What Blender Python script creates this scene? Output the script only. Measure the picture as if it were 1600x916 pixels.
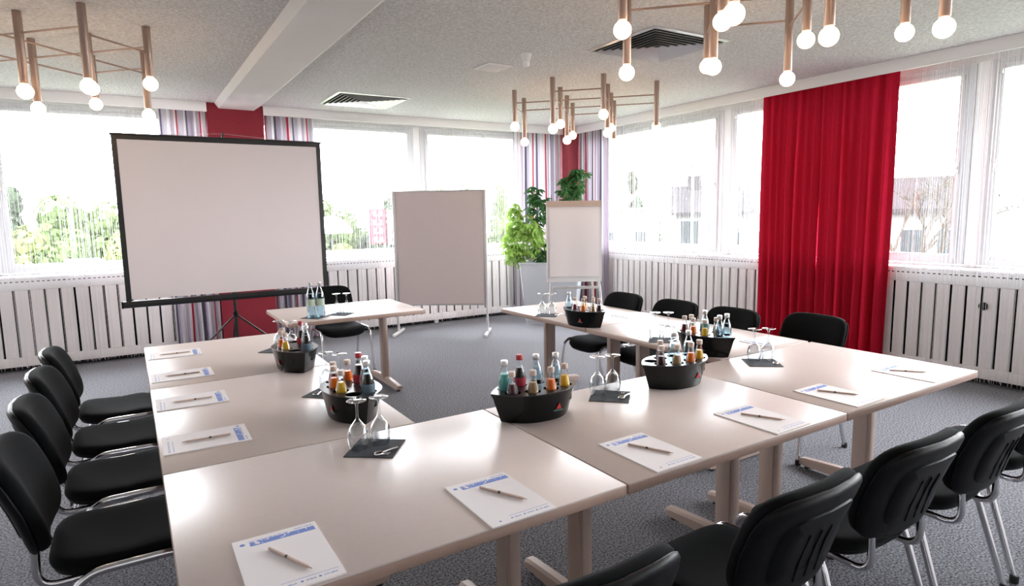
import bpy, bmesh, math, random
from mathutils import Vector, Matrix
import mathutils.noise as mnoise
R = random.Random(7)
scene = bpy.context.scene
for _o in list(bpy.data.objects):
    bpy.data.objects.remove(_o)

# ------------------------------------------------------------------ camera
cam_data = bpy.data.cameras.new('camera')
cam = bpy.data.objects.new('camera', cam_data)
scene.collection.objects.link(cam)
cam_data.sensor_width = 36.0
cam_data.lens = 964.2 / 1600.0 * 36.0
cam_data.clip_start = 0.05
cam_data.clip_end = 400
yaw, pitch, roll = 0.5545, -0.1260, -0.0179
d_ = Vector((math.sin(yaw) * math.cos(pitch), math.cos(yaw) * math.cos(pitch), math.sin(pitch)))
r_ = Vector((math.cos(yaw), -math.sin(yaw), 0))
u_ = r_.cross(d_)
rr = math.cos(roll) * r_ + math.sin(roll) * u_
uu = -math.sin(roll) * r_ + math.cos(roll) * u_
cm = Matrix((rr, uu, -d_)).transposed().to_4x4()
cm.translation = (-0.0328, -1.3452, 1.5655)
cam.matrix_world = cm
scene.camera = cam

# ------------------------------------------------------------------ world, exposure
SKY = 6.0
world = bpy.data.worlds.new('overcast_sky')
scene.world = world
world.use_nodes = True
bg = world.node_tree.nodes['Background']
bg.inputs['Color'].default_value = (0.965, 0.962, 1.0, 1)
bg.inputs['Strength'].default_value = SKY
vs = scene.view_settings
vs.view_transform = 'Standard'
vs.look = 'None'
vs.gamma = 1.0
vs.use_curve_mapping = False
vs.exposure = 2.18
BULB = 3.8
cy = scene.cycles
cy.use_denoising = True
cy.max_bounces = 10
cy.diffuse_bounces = 5
cy.glossy_bounces = 4
cy.transmission_bounces = 6
cy.transparent_max_bounces = 24
cy.caustics_reflective = False
cy.caustics_refractive = False
cy.sample_clamp_indirect = 4.0

# light portals in the window openings: they only steer sampling of the sky
def portal(name, loc, rot, sx, sy):
    l = bpy.data.lights.new(name, 'AREA')
    l.shape = 'RECTANGLE'; l.size = sx; l.size_y = sy
    l.cycles.is_portal = True
    o = bpy.data.objects.new(name, l)
    o.location = loc; o.rotation_euler = rot
    scene.collection.objects.link(o)
PI = math.pi
portal('window_portal', (1.2, 7.12, 1.95), (-PI / 2, 0, 0), 9.6, 1.9)
portal('window_portal', (6.54, 1.2, 1.95), (-PI / 2, 0, -PI / 2), 10.6, 1.9)

# ------------------------------------------------------------------ helpers
COL = scene.collection

def link(o):
    COL.objects.link(o); return o

def tag(o, label=None, cat=None, group=None, kind=None):
    if label: o['label'] = label
    if cat: o['category'] = cat
    if group: o['group'] = group
    if kind: o['kind'] = kind
    return o

def empty(name, loc=(0, 0, 0), rz=0.0, label=None, cat=None, group=None, kind=None):
    o = bpy.data.objects.new(name, None)
    o.location = loc; o.rotation_euler = (0, 0, rz); o.empty_display_size = 0.1
    link(o)
    return tag(o, label, cat, group, kind)

def copy_tree(o, parent=None):
    c = o.copy(); link(c); c.parent = parent
    for ch in list(o.children):
        copy_tree(ch, c)
    return c

def inst(name, mesh, loc=(0, 0, 0), rot=(0, 0, 0), parent=None, scale=(1, 1, 1)):
    o = bpy.data.objects.new(name, mesh)
    o.location = loc; o.rotation_euler = rot; o.scale = scale
    link(o); o.parent = parent
    return o

class MB:
    """collects shapes, then becomes ONE mesh"""
    def __init__(s):
        s.v = []; s.f = []; s.m = []; s.uv = None
    def add(s, verts, faces, mi=0):
        n = len(s.v)
        s.v += [tuple(p) for p in verts]
        s.f += [tuple(i + n for i in f) for f in faces]
        s.m += [mi] * len(faces)
        return s
    def box(s, x0, x1, y0, y1, z0, z1, mi=0):
        return s.add([(x0, y0, z0), (x1, y0, z0), (x1, y1, z0), (x0, y1, z0), (x0, y0, z1), (x1, y0, z1), (x1, y1, z1), (x0, y1, z1)],
                     [(0, 3, 2, 1), (4, 5, 6, 7), (0, 1, 5, 4), (1, 2, 6, 5), (2, 3, 7, 6), (3, 0, 4, 7)], mi)
    def rbox(s, x0, x1, y0, y1, z0, z1, r=0.005, seg=2, mi=0):
        bm = bmesh.new()
        bmesh.ops.create_cube(bm, size=1)
        for v in bm.verts:
            v.co = Vector(((x0 + x1) / 2 + v.co.x * (x1 - x0), (y0 + y1) / 2 + v.co.y * (y1 - y0), (z0 + z1) / 2 + v.co.z * (z1 - z0)))
        bmesh.ops.bevel(bm, geom=bm.edges[:], offset=r, segments=seg, affect='EDGES', profile=0.5)
        bm.verts.index_update()
        s.add([v.co[:] for v in bm.verts], [[v.index for v in f.verts] for f in bm.faces], mi)
        bm.free(); return s
    def tube(s, pts, r, n=8, cap=True, mi=0, flat=1.0, up=None):
        pts = [Vector(p) for p in pts]
        rs = r if isinstance(r, (list, tuple)) else [r] * len(pts)
        ref = Vector(up) if up else Vector((0, 0, 1))
        rings = []; prev = None
        for i, p in enumerate(pts):
            a = pts[max(i - 1, 0)]; b = pts[min(i + 1, len(pts) - 1)]
            t = (b - a).normalized()
            if prev is None:
                q = ref if abs(t.dot(ref)) < 0.95 else Vector((1, 0, 0))
                nx = t.cross(q).normalized()
            else:
                nx = (prev - t * prev.dot(t)).normalized()
            prev = nx; ny = t.cross(nx)
            rings.append([p + (nx * math.cos(2 * PI * k / n) + ny * math.sin(2 * PI * k / n) * flat) * rs[i] for k in range(n)])
        vs_ = [q for g in rings for q in g]; fs = []
        for i in range(len(rings) - 1):
            for k in range(n):
                a = i * n + k; b = i * n + (k + 1) % n
                fs.append((a, b, b + n, a + n))
        if cap:
            fs.append(tuple(range(n - 1, -1, -1))); fs.append(tuple((len(rings) - 1) * n + k for k in range(n)))
        return s.add(vs_, fs, mi)
    def lathe(s, prof, n=16, c=(0, 0, 0), mi=0, close=True):
        vs_ = []; fs = []; idx = []
        for (r, z) in prof:
            if r < 1e-6:
                idx.append([len(vs_)]); vs_.append((c[0], c[1], c[2] + z))
            else:
                idx.append(list(range(len(vs_), len(vs_) + n)))
                vs_ += [(c[0] + r * math.cos(2 * PI * k / n), c[1] + r * math.sin(2 * PI * k / n), c[2] + z) for k in range(n)]
        for a, b in zip(idx, idx[1:]):
            for k in range(n):
                k2 = (k + 1) % n
                if len(a) == 1 and len(b) == 1: continue
                if len(a) == 1: fs.append((a[0], b[k2], b[k]))
                elif len(b) == 1: fs.append((a[k], a[k2], b[0]))
                else: fs.append((a[k], a[k2], b[k2], b[k]))
        return s.add(vs_, fs, mi)
    def loft(s, rings, cap=True, mi=0):
        n = len(rings[0]); vs_ = [p for g in rings for p in g]; fs = []
        for i in range(len(rings) - 1):
            for k in range(n):
                a = i * n + k; b = i * n + (k + 1) % n
                fs.append((a, b, b + n, a + n))
        if cap:
            fs.append(tuple(range(n - 1, -1, -1))); fs.append(tuple((len(rings) - 1) * n + k for k in range(n)))
        return s.add(vs_, fs, mi)
    def mesh(s, name, mats, angle=40, smooth=True):
        me = bpy.data.meshes.new(name)
        me.from_pydata(s.v, [], s.f)
        for m in (mats if isinstance(mats, (list, tuple)) else [mats]): me.materials.append(m)
        if any(s.m): me.polygons.foreach_set('material_index', s.m)
        if smooth:
            me.polygons.foreach_set('use_smooth', [True] * len(me.polygons))
            me.set_sharp_from_angle(angle=math.radians(angle))
        me.update()
        return me
    def build(s, name, mats, parent=None, loc=(0, 0, 0), rot=(0, 0, 0), angle=40, smooth=True):
        return inst(name, s.mesh(name, mats, angle, smooth), loc, rot, parent)

def smooth_path(pts, k=4):
    """Catmull-Rom through the points"""
    P = [Vector(p) for p in pts]; out = []
    for i in range(len(P) - 1):
        p0 = P[max(i - 1, 0)]; p1 = P[i]; p2 = P[i + 1]; p3 = P[min(i + 2, len(P) - 1)]
        for j in range(k):
            t = j / k
            out.append(0.5 * ((2 * p1) + (p2 - p0) * t + (2 * p0 - 5 * p1 + 4 * p2 - p3) * t * t + (3 * p1 - p0 - 3 * p2 + p3) * t ** 3))
    out.append(P[-1]); return out

def fillet(pts, r, k=5):
    """polyline with rounded corners"""
    P = [Vector(p) for p in pts]; out = [P[0]]
    for i in range(1, len(P) - 1):
        a = (P[i - 1] - P[i]); b = (P[i + 1] - P[i])
        rr_ = min(r, a.length * 0.49, b.length * 0.49)
        A = P[i] + a.normalized() * rr_; B = P[i] + b.normalized() * rr_
        for j in range(k + 1):
            t = j / k
            out.append(A * (1 - t) ** 2 + P[i] * 2 * t * (1 - t) + B * t * t)
    out.append(P[-1]); return out

# ------------------------------------------------------------------ materials
def nodes(m): return m.node_tree.nodes, m.node_tree.links

def mat(name, col, rough=0.6, metal=0.0, spec=0.5, noise=None, bump=None, sheen=0.0, coat=0.0, trans=0.0):
    """noise=(scale, amount): tint variation;  bump=(scale, strength, distance)"""
    m = bpy.data.materials.new(name); m.use_nodes = True
    N, L = nodes(m); b = N['Principled BSDF']
    b.inputs['Base Color'].default_value = (*col, 1)
    b.inputs['Roughness'].default_value = rough
    b.inputs['Metallic'].default_value = metal
    b.inputs['Specular IOR Level'].default_value = spec
    b.inputs['Sheen Weight'].default_value = sheen
    b.inputs['Coat Weight'].default_value = coat
    b.inputs['Transmission Weight'].default_value = trans
    tc = N.new('ShaderNodeTexCoord')
    if noise:
        t = N.new('ShaderNodeTexNoise'); t.inputs['Scale'].default_value = noise[0]; t.inputs['Detail'].default_value = 4
        L.new(tc.outputs['Object'], t.inputs['Vector'])
        mx = N.new('ShaderNodeMix'); mx.data_type = 'RGBA'
        k = noise[1]
        mx.inputs['A'].default_value = (*[max(0, c * (1 - k)) for c in col], 1)
        mx.inputs['B'].default_value = (*[min(1, c * (1 + k)) for c in col], 1)
        L.new(t.outputs['Fac'], mx.inputs['Factor']); L.new(mx.outputs['Result'], b.inputs['Base Color'])
    if bump:
        t2 = N.new('ShaderNodeTexNoise'); t2.inputs['Scale'].default_value = bump[0]; t2.inputs['Detail'].default_value = 5
        L.new(tc.outputs['Object'], t2.inputs['Vector'])
        bp = N.new('ShaderNodeBump'); bp.inputs['Strength'].default_value = bump[1]; bp.inputs['Distance'].default_value = bump[2]
        L.new(t2.outputs['Fac'], bp.inputs['Height']); L.new(bp.outputs['Normal'], b.inputs['Normal'])
    return m

def thin_glass(name, tint=(1, 1, 1), refl=0.12, rough=0.02):
    m = bpy.data.materials.new(name); m.use_nodes = True
    N, L = nodes(m); N.remove(N['Principled BSDF'])
    tr = N.new('ShaderNodeBsdfTransparent'); tr.inputs['Color'].default_value = (*tint, 1)
    gl = N.new('ShaderNodeBsdfGlossy'); gl.inputs['Roughness'].default_value = rough
    lw = N.new('ShaderNodeLayerWeight'); lw.inputs['Blend'].default_value = refl
    mx = N.new('ShaderNodeMixShader')
    L.new(lw.outputs['Facing'], mx.inputs['Fac']); L.new(tr.outputs[0], mx.inputs[1]); L.new(gl.outputs[0], mx.inputs[2])
    L.new(mx.outputs[0], N['Material Output'].inputs['Surface'])
    return m

def emitter(name, col, s):
    m = bpy.data.materials.new(name); m.use_nodes = True
    N, L = nodes(m); N.remove(N['Principled BSDF'])
    e = N.new('ShaderNodeEmission'); e.inputs['Color'].default_value = (*col, 1); e.inputs['Strength'].default_value = s
    L.new(e.outputs[0], N['Material Output'].inputs['Surface'])
    return m

def cloth(name, col, transl=0.25, noise=None):
    """diffuse cloth that lets some light through"""
    m = bpy.data.materials.new(name); m.use_nodes = True
    N, L = nodes(m); N.remove(N['Principled BSDF'])
    di = N.new('ShaderNodeBsdfDiffuse'); di.inputs['Color'].default_value = (*col, 1)
    tl = N.new('ShaderNodeBsdfTranslucent'); tl.inputs['Color'].default_value = (*col, 1)
    mx = N.new('ShaderNodeMixShader'); mx.inputs['Fac'].default_value = transl
    L.new(di.outputs[0], mx.inputs[1]); L.new(tl.outputs[0], mx.inputs[2]); L.new(mx.outputs[0], N['Material Output'].inputs['Surface'])
    if noise:
        tc = N.new('ShaderNodeTexCoord'); t = N.new('ShaderNodeTexNoise'); t.inputs['Scale'].default_value = noise[0]; t.inputs['Detail'].default_value = 3
        L.new(tc.outputs['Object'], t.inputs['Vector'])
        c = N.new('ShaderNodeMix'); c.data_type = 'RGBA'
        c.inputs['A'].default_value = (*[x * (1 - noise[1]) for x in col], 1); c.inputs['B'].default_value = (*[min(1, x * (1 + noise[1])) for x in col], 1)
        L.new(t.outputs['Fac'], c.inputs['Factor'])
        L.new(c.outputs['Result'], di.inputs['Color']); L.new(c.outputs['Result'], tl.inputs['Color'])
    return m

M = {}
M['white'] = mat('white_paint', (0.80, 0.79, 0.79), 0.5, noise=(3, 0.03))
M['wallpaint'] = mat('wall_paint', (0.86, 0.84, 0.83), 0.8, noise=(2, 0.04))
M['plaster'] = mat('rough_plaster', (0.83, 0.765, 0.75), 0.95, noise=(42, 0.5), bump=(55, 1.0, 0.03))
M['smoothplaster'] = mat('smooth_plaster', (0.74, 0.715, 0.70), 0.9, noise=(4, 0.04), bump=(6, 0.15, 0.01))
M['frame'] = mat('window_frame_paint', (0.55, 0.55, 0.575), 0.45)
M['pane'] = thin_glass('window_glass', (0.97, 0.985, 0.985), 0.06)
M['board'] = mat('radiator_board', (0.84, 0.80, 0.79), 0.55, noise=(5, 0.05))
M['dark'] = mat('dark_void', (0.012, 0.012, 0.014), 0.9)
M['string'] = cloth('white_thread', (0.80, 0.785, 0.80), 0.18)
M['redpaint'] = mat('red_wall_covering', (0.24, 0.016, 0.028), 0.85, noise=(160, 0.25))
M['litred'] = mat('window_lit_red', (0.36, 0.05, 0.07), 0.7, noise=(60, 0.1))  # pillar red, lightened to carry the window light in its colour
M['redcurtain'] = cloth('red_velvet', (0.47, 0.014, 0.038), 0.02, noise=(40, 0.12))
M['top'] = mat('beige_laminate', (0.69, 0.595, 0.56), 0.33, spec=0.36, noise=(60, 0.035))
M['edge'] = mat('beech_edge', (0.42, 0.29, 0.235), 0.4, noise=(30, 0.10))
M['leg'] = mat('beige_steel_leg', (0.44, 0.335, 0.285), 0.45, noise=(12, 0.06))
M['rubber'] = mat('black_rubber', (0.012, 0.012, 0.012), 0.7)
M['fabric'] = mat('black_wool_fabric', (0.0060, 0.0068, 0.0075), 0.95, spec=0.08, sheen=0.03, noise=(300, 0.4), bump=(500, 0.4, 0.002))
M['shell'] = mat('black_plastic_shell', (0.005, 0.005, 0.006), 0.45, spec=0.15, bump=(220, 0.15, 0.002))
M['chrome'] = mat('chrome', (0.72, 0.72, 0.74), 0.10, metal=1.0)
M['brass'] = mat('brushed_copper_tube', (0.33, 0.24, 0.20), 0.36, metal=0.55, noise=(8, 0.08))
M['bulb'] = emitter('lit_globe_bulb', (1.0, 0.64, 0.36), BULB)
M['alu'] = mat('aluminium', (0.56, 0.55, 0.55), 0.36, metal=0.9)
M['screen'] = mat('projection_cloth', (0.74, 0.67, 0.665), 0.9, noise=(2, 0.02))
M['black'] = mat('black_metal', (0.012, 0.013, 0.014), 0.35)
M['felt'] = mat('pink_beige_felt', (0.66, 0.57, 0.555), 0.95, noise=(120, 0.08), bump=(260, 0.3, 0.002))
M['whitemetal'] = mat('white_metal', (0.68, 0.67, 0.66), 0.35)
M['paper'] = mat('white_paper', (0.90, 0.87, 0.88), 0.7)
M['beech'] = mat('light_wood', (0.55, 0.44, 0.37), 0.5, noise=(25, 0.08))
M['bluemark'] = mat('blue_marker', (0.12, 0.33, 0.47), 0.4)
M['planter'] = mat('grey_planter', (0.40, 0.42, 0.45), 0.45, noise=(4, 0.04))
M['soil'] = mat('soil', (0.03, 0.02, 0.015), 0.95, noise=(40, 0.5))
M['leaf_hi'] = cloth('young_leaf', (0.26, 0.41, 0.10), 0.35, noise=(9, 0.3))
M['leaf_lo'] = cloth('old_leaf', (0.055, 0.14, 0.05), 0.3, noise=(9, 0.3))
M['stem'] = mat('plant_stem', (0.16, 0.13, 0.06), 0.7)
M['caddy'] = mat('black_gloss_plastic', (0.006, 0.007, 0.0075), 0.22, spec=0.3)
M['caddytop'] = mat('dark_grey_plastic_rim', (0.018, 0.018, 0.02), 0.3, spec=0.5)
M['logored'] = mat('red_logo', (0.55, 0.035, 0.04), 0.5)
M['logogreen'] = mat('green_logo_line', (0.06, 0.20, 0.19), 0.5)
M['glass'] = thin_glass('clear_glass', (0.93, 0.95, 0.96), 0.32)
M['blueglass'] = thin_glass('blue_bottle_glass', (0.80, 0.89, 0.93), 0.3)
M['cork'] = mat('beige_cap', (0.60, 0.47, 0.40), 0.5)
M['silvercap'] = mat('silver_cap', (0.6, 0.6, 0.6), 0.3, metal=0.8)
M['redcap'] = mat('red_cap', (0.42, 0.03, 0.035), 0.4)
M['bluecap'] = mat('pale_blue_cap', (0.55, 0.62, 0.68), 0.4)
def liquid(n, c): return mat(n, c, 0.35, spec=0.1)
M['orange'] = liquid('orange_juice', (1.0, 0.20, 0.005))
M['yellow'] = liquid('yellow_juice', (0.95, 0.55, 0.01))
M['purple'] = liquid('red_grape_juice', (0.055, 0.006, 0.012))
M['cherry'] = liquid('cherry_juice', (0.14, 0.012, 0.012))
M['cola'] = liquid('cola', (0.022, 0.008, 0.005))
M['teal'] = liquid('teal_drink', (0.10, 0.42, 0.38))
M['amber'] = liquid('amber_drink', (0.40, 0.24, 0.10))
M['water'] = thin_glass('water', (0.80, 0.90, 0.94), 0.2)
M['redlabel'] = mat('red_label', (0.42, 0.02, 0.05), 0.5)
M['greylabel'] = mat('blue_grey_label', (0.10, 0.16, 0.20), 0.5)
M['greenlabel'] = mat('pale_green_label', (0.47, 0.55, 0.45), 0.5)
M['napkin'] = mat('slate_napkin', (0.042, 0.046, 0.056), 0.85, bump=(200, 0.2, 0.001))
M['steel'] = mat('steel', (0.72, 0.70, 0.69), 0.2, metal=1.0)
M['pencil'] = mat('natural_wood_pencil', (0.66, 0.50, 0.43), 0.5, noise=(60, 0.08))
M['pencilcut'] = mat('sharpened_wood', (0.62, 0.48, 0.38), 0.6)
M['graphite'] = mat('graphite', (0.03, 0.03, 0.03), 0.4)

# carpet
m = bpy.data.materials.new('blue_grey_carpet'); m.use_nodes = True
N, L = nodes(m); b = N['Principled BSDF']; b.inputs['Roughness'].default_value = 0.95; b.inputs['Specular IOR Level'].default_value = 0.15
b.inputs['Sheen Weight'].default_value = 0.1
tc = N.new('ShaderNodeTexCoord')
t = N.new('ShaderNodeTexNoise'); t.inputs['Scale'].default_value = 105; t.inputs['Detail'].default_value = 5
L.new(tc.outputs['Object'], t.inputs['Vector'])
cr = N.new('ShaderNodeValToRGB')
cr.color_ramp.elements[0].position = 0.36; cr.color_ramp.elements[0].color = (0.026, 0.027, 0.032, 1)
cr.color_ramp.elements[1].position = 0.64; cr.color_ramp.elements[1].color = (0.29, 0.29, 0.325, 1)
L.new(t.outputs['Fac'], cr.inputs['Fac']); L.new(cr.outputs['Color'], b.inputs['Base Color'])
bp = N.new('ShaderNodeBump'); bp.inputs['Strength'].default_value = 0.7; bp.inputs['Distance'].default_value = 0.006
L.new(t.outputs['Fac'], bp.inputs['Height']); L.new(bp.outputs['Normal'], b.inputs['Normal'])
M['carpet'] = m

# striped curtain: stripes run along the cloth (u of the uv map)
def striped(name):
    m = bpy.data.materials.new(name); m.use_nodes = True
    N, L = nodes(m); N.remove(N['Principled BSDF'])
    uv = N.new('ShaderNodeUVMap'); sp = N.new('ShaderNodeSeparateXYZ'); L.new(uv.outputs[0], sp.inputs[0])
    fr = N.new('ShaderNodeMath'); fr.operation = 'FRACT'; L.new(sp.outputs[0], fr.inputs[0])
    cr = N.new('ShaderNodeValToRGB'); cr.color_ramp.interpolation = 'CONSTANT'
    seq = [(0, (.36, .31, .38)), (.07, (.62, .58, .60)), (.12, (.36, .03, .05)), (.155, (.40, .37, .43)), (.27, (.66, .63, .66)), (.33, (.085, .08, .11)),
           (.38, (.33, .29, .37)), (.50, (.60, .57, .60)), (.56, (.40, .37, .43)), (.64, (.38, .03, .05)), (.67, (.56, .53, .57)), (.77, (.11, .10, .15)), (.81, (.44, .41, .48)), (.92, (.64, .61, .63))]
    el = cr.color_ramp.elements
    el[0].position = 0; el[0].color = (*seq[0][1], 1); el[1].position = seq[1][0]; el[1].color = (*seq[1][1], 1)
    for p, c in seq[2:]:
        e = el.new(p); e.color = (*c, 1)
    L.new(fr.outputs[0], cr.inputs['Fac'])
    di = N.new('ShaderNodeBsdfDiffuse'); tl = N.new('ShaderNodeBsdfTranslucent'); mx = N.new('ShaderNodeMixShader'); mx.inputs['Fac'].default_value = 0.18
    L.new(cr.outputs['Color'], di.inputs['Color']); L.new(cr.outputs['Color'], tl.inputs['Color'])
    L.new(di.outputs[0], mx.inputs[1]); L.new(tl.outputs[0], mx.inputs[2]); L.new(mx.outputs[0], N['Material Output'].inputs['Surface'])
    return m
M['striped'] = striped('striped_cloth')

# notepad print: blue picture band, dots and rules on white paper (object coordinates in metres, x across, y up the sheet)
def pad_print():
    m = bpy.data.materials.new('notepad_print'); m.use_nodes = True
    N, L = nodes(m); b = N['Principled BSDF']; b.inputs['Roughness'].default_value = 0.6
    tc = N.new('ShaderNodeTexCoord'); sp = N.new('ShaderNodeSeparateXYZ'); L.new(tc.outputs['Object'], sp.inputs[0])
    X, Y = sp.outputs[0], sp.outputs[1]
    def mth(op, a, b_=None):
        n = N.new('ShaderNodeMath'); n.operation = op
        for i, q in enumerate((a, b_)):
            if q is None: continue
            if isinstance(q, (int, float)): n.inputs[i].default_value = q
            else: L.new(q, n.inputs[i])
        return n.outputs[0]
    def rng(v, lo, hi): return mth('MULTIPLY', mth('GREATER_THAN', v, lo), mth('LESS_THAN', v, hi))
    def rect(x0, x1, y0, y1): return mth('MULTIPLY', rng(X, x0, x1), rng(Y, y0, y1))
    def dot(cx, cy_, r):
        dx = mth('SUBTRACT', X, cx); dy = mth('SUBTRACT', Y, cy_)
        return mth('LESS_THAN', mth('ADD', mth('MULTIPLY', dx, dx), mth('MULTIPLY', dy, dy)), r * r)
    nz = N.new('ShaderNodeTexNoise'); nz.inputs['Scale'].default_value = 90; nz.inputs['Detail'].default_value = 3
    L.new(tc.outputs['Object'], nz.inputs['Vector'])
    nz2 = N.new('ShaderNodeTexNoise'); nz2.inputs['Scale'].default_value = 450; L.new(tc.outputs['Object'], nz2.inputs['Vector'])
    spk = mth('GREATER_THAN', nz2.outputs['Fac'], 0.5)
    band = mth('MULTIPLY', rect(-0.066, 0.096, 0.100, 0.122), mth('GREATER_THAN', nz.outputs['Fac'], 0.40))
    solid = rect(-0.066, 0.096, 0.1, 0.105)
    h1 = mth('MULTIPLY', rect(0.045, 0.092, 0.128, 0.134), spk)      # small line of lettering
    h2 = mth('MULTIPLY', rect(-0.066, 0.03, 0.1225, 0.128), spk)
    foot = rect(-0.035, 0.095, -0.1135, -0.112)
    m_ = mth('ADD', band, solid)
    for q in (h1, h2, foot, dot(-0.083, 0.118, 0.0065), dot(-0.07, -0.127, 0.0035), dot(-0.033, -0.127, 0.0035), dot(0.008, -0.127, 0.0035), dot(0.049, -0.127, 0.0035),
              mth('MULTIPLY', rect(-0.024, -0.004, -0.130, -0.124), spk), mth('MULTIPLY', rect(0.016, 0.04, -0.130, -0.124), spk), mth('MULTIPLY', rect(0.057, 0.09, -0.130, -0.124), spk)):
        m_ = mth('ADD', m_, q)
    m_ = mth('MINIMUM', m_, 1.0)
    mx = N.new('ShaderNodeMix'); mx.data_type = 'RGBA'
    mx.inputs['A'].default_value = (0.83, 0.79, 0.80, 1); mx.inputs['B'].default_value = (0.13, 0.22, 0.60, 1)
    L.new(m_, mx.inputs['Factor']); L.new(mx.outputs['Result'], b.inputs['Base Color'])
    return m
M['print'] = pad_print()

# ================================================================== THE ROOM
ZC = 2.923
XL, YR = -3.7, -3.7            # left and rear walls (outside the picture)
def struct(o, label=None):
    o['kind'] = 'structure'
    if label: o['label'] = label
    return o

struct(MB().box(XL - .2, 6.75, YR - .2, 7.35, -0.15, 0).build('floor', M['carpet'], smooth=False), 'blue-grey flecked carpet floor')
struct(MB().box(XL - .2, 6.75, YR - .2, 7.35, ZC, ZC + .2).build('ceiling', M['plaster'], smooth=False), 'rough white plaster ceiling')
struct(MB().box(XL - .2, XL, YR - .2, 7.35, 0, ZC).build('wall_left', M['wallpaint'], smooth=False))
struct(MB().box(XL, 6.75, YR - .2, YR, 0, ZC).build('wall_rear', M['wallpaint'], smooth=False))
# concrete beam under the ceiling
bx0, bx1, by0, by1, bz = 0.99, 1.40, YR, 6.80, 2.862
struct(MB().loft([[(bx0 - .035, y, ZC), (bx0, y, bz + .012), (bx0 + .012, y, bz), (bx1 - .012, y, bz), (bx1, y, bz + .012), (bx1 + .07, y, ZC)] for y in (by0, by1)]).build('ceiling_beam', M['smoothplaster'], smooth=False), 'smooth plastered beam running along the ceiling to the red pillar')
# red pillar on the window wall, and the corner pillar
struct(MB().rbox(0.865, 1.49, 6.76, 7.12, 0, ZC, .008).build('wall_pillar', M['redpaint']), 'dark red covered pillar behind the projection screen')
struct(MB().rbox(5.98, 6.20, 6.60, 6.82, 0, ZC, .008).build('wall_corner_pillar', M['litred']), 'red pillar in the corner of the two window walls')

BACK_MULL = [-3.66, -1.24, 1.18, 3.60, 6.02]
RIGHT_MULL = [6.68, 3.95, 1.22, -1.51, -4.24]
ZG0, ZG1 = 1.129, 2.734
GY, GX = 7.03, 6.45            # inner faces of the window frames

def wbox(mb, side, s0, s1, d0, d1, z0, z1, r=None):
    """box on a window wall: s along the wall, d outwards"""
    a = (s0, s1, d0, d1, z0, z1) if side == 'back' else (d0, d1, s0, s1, z0, z1)
    return mb.rbox(*a, r) if r else mb.box(*a)

wb = MB()
wbox(wb, 'back', XL, 6.75, 7.10, 7.30, 0, ZG0 - .10); wbox(wb, 'back', XL, 6.75, 7.10, 7.30, ZG1 + .09, ZC)
for s in BACK_MULL: wbox(wb, 'back', s - .05, s + .05, 7.05, 7.14, ZG0 - .10, ZG1 + .09)
wbox(wb, 'back', 6.02, 6.75, 7.05, 7.14, ZG0 - .10, ZG1 + .09)
struct(wb.build('wall_back', M['white'], smooth=False))
wr = MB()
wbox(wr, 'right', YR, 7.10, 6.52, 6.72, 0, ZG0 - .10); wbox(wr, 'right', YR, 7.10, 6.52, 6.72, ZG1 + .09, ZC)
for s in RIGHT_MULL[1:-1]: wbox(wr, 'right', s - .05, s + .05, 6.47, 6.56, ZG0 - .10, ZG1 + .09)
wbox(wr, 'right', 6.55, 7.10, 6.47, 6.56, ZG0 - .10, ZG1 + .09); wbox(wr, 'right', YR, -3.4, 6.47, 6.56, ZG0 - .10, ZG1 + .09)
struct(wr.build('wall_right', M['white'], smooth=False))

# windows: fixed frame, sash, pane, handle
wn = 0
def window(side, s0, s1, D):
    global wn
    wn += 1
    w = empty('window_%d' % wn, kind='structure')
    a, b_ = min(s0, s1) + .055, max(s0, s1) - .055
    f = MB(); o = .06
    wbox(f, side, a, a + o, D, D + .07, ZG0 - .09, ZG1 + .09, .006); wbox(f, side, b_ - o, b_, D, D + .07, ZG0 - .09, ZG1 + .09, .006)
    wbox(f, side, a + o, b_ - o, D, D + .07, ZG0 - .09, ZG0 - .035, .006); wbox(f, side, a + o, b_ - o, D, D + .07, ZG1 + .035, ZG1 + .09, .006)
    f.build('frame', M['frame'], w)
    g = MB(); i = .055; a2, b2 = a + o - .004, b_ - o + .004
    for (p, q, z0, z1) in ((a2, a2 + i, ZG0 - .04, ZG1 + .04), (b2 - i, b2, ZG0 - .04, ZG1 + .04), (a2 + i, b2 - i, ZG0 - .04, ZG0), (a2 + i, b2 - i, ZG1, ZG1 + .04)):
        wbox(g, side, p, q, D - .018, D + .05, z0, z1, .006)
    g.build('sash', M['frame'], w)
    pn = MB(); wbox(pn, side, a2 + i - .005, b2 - i + .005, D + .018, D + .026, ZG0 - .005, ZG1 + .005)
    pn.build('pane', M['pane'], w, smooth=False)
    for hs in (a2 + .03, b2 - .03):
        h = MB(); wbox(h, side, hs - .016, hs + .016, D - .028, D - .016, 1.86, 1.98, .005)
        wbox(h, side, hs - .01, hs + .01, D - .052, D - .026, 1.90, 1.93, .004)
        h.build('handle', M['alu'], w)
        k = MB(); wbox(k, side, hs - .018, hs + .018, D - .034, D - .014, 2.69, 2.735, .006)
        k.build('hinge', M['alu'], w)
    return w
for a, b_ in zip(BACK_MULL, BACK_MULL[1:]): window('back', a, b_, GY)
for a, b_ in zip(RIGHT_MULL[1:], RIGHT_MULL[2:]): window('right', a, b_, GX)
window('right', 6.62, 3.95, GX)

# window boards (sills)
sb = MB(); wbox(sb, 'back', XL, 6.24, 6.835, 7.05, .985, 1.012, .006)
struct(sb.build('trim_1', M['white']), 'white window board along the far wall')
sr = MB(); wbox(sr, 'right', YR, 6.835, 6.25, 6.47, .985, 1.012, .006)
struct(sr.build('trim_2', M['white']), 'white window board along the right wall')

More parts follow.
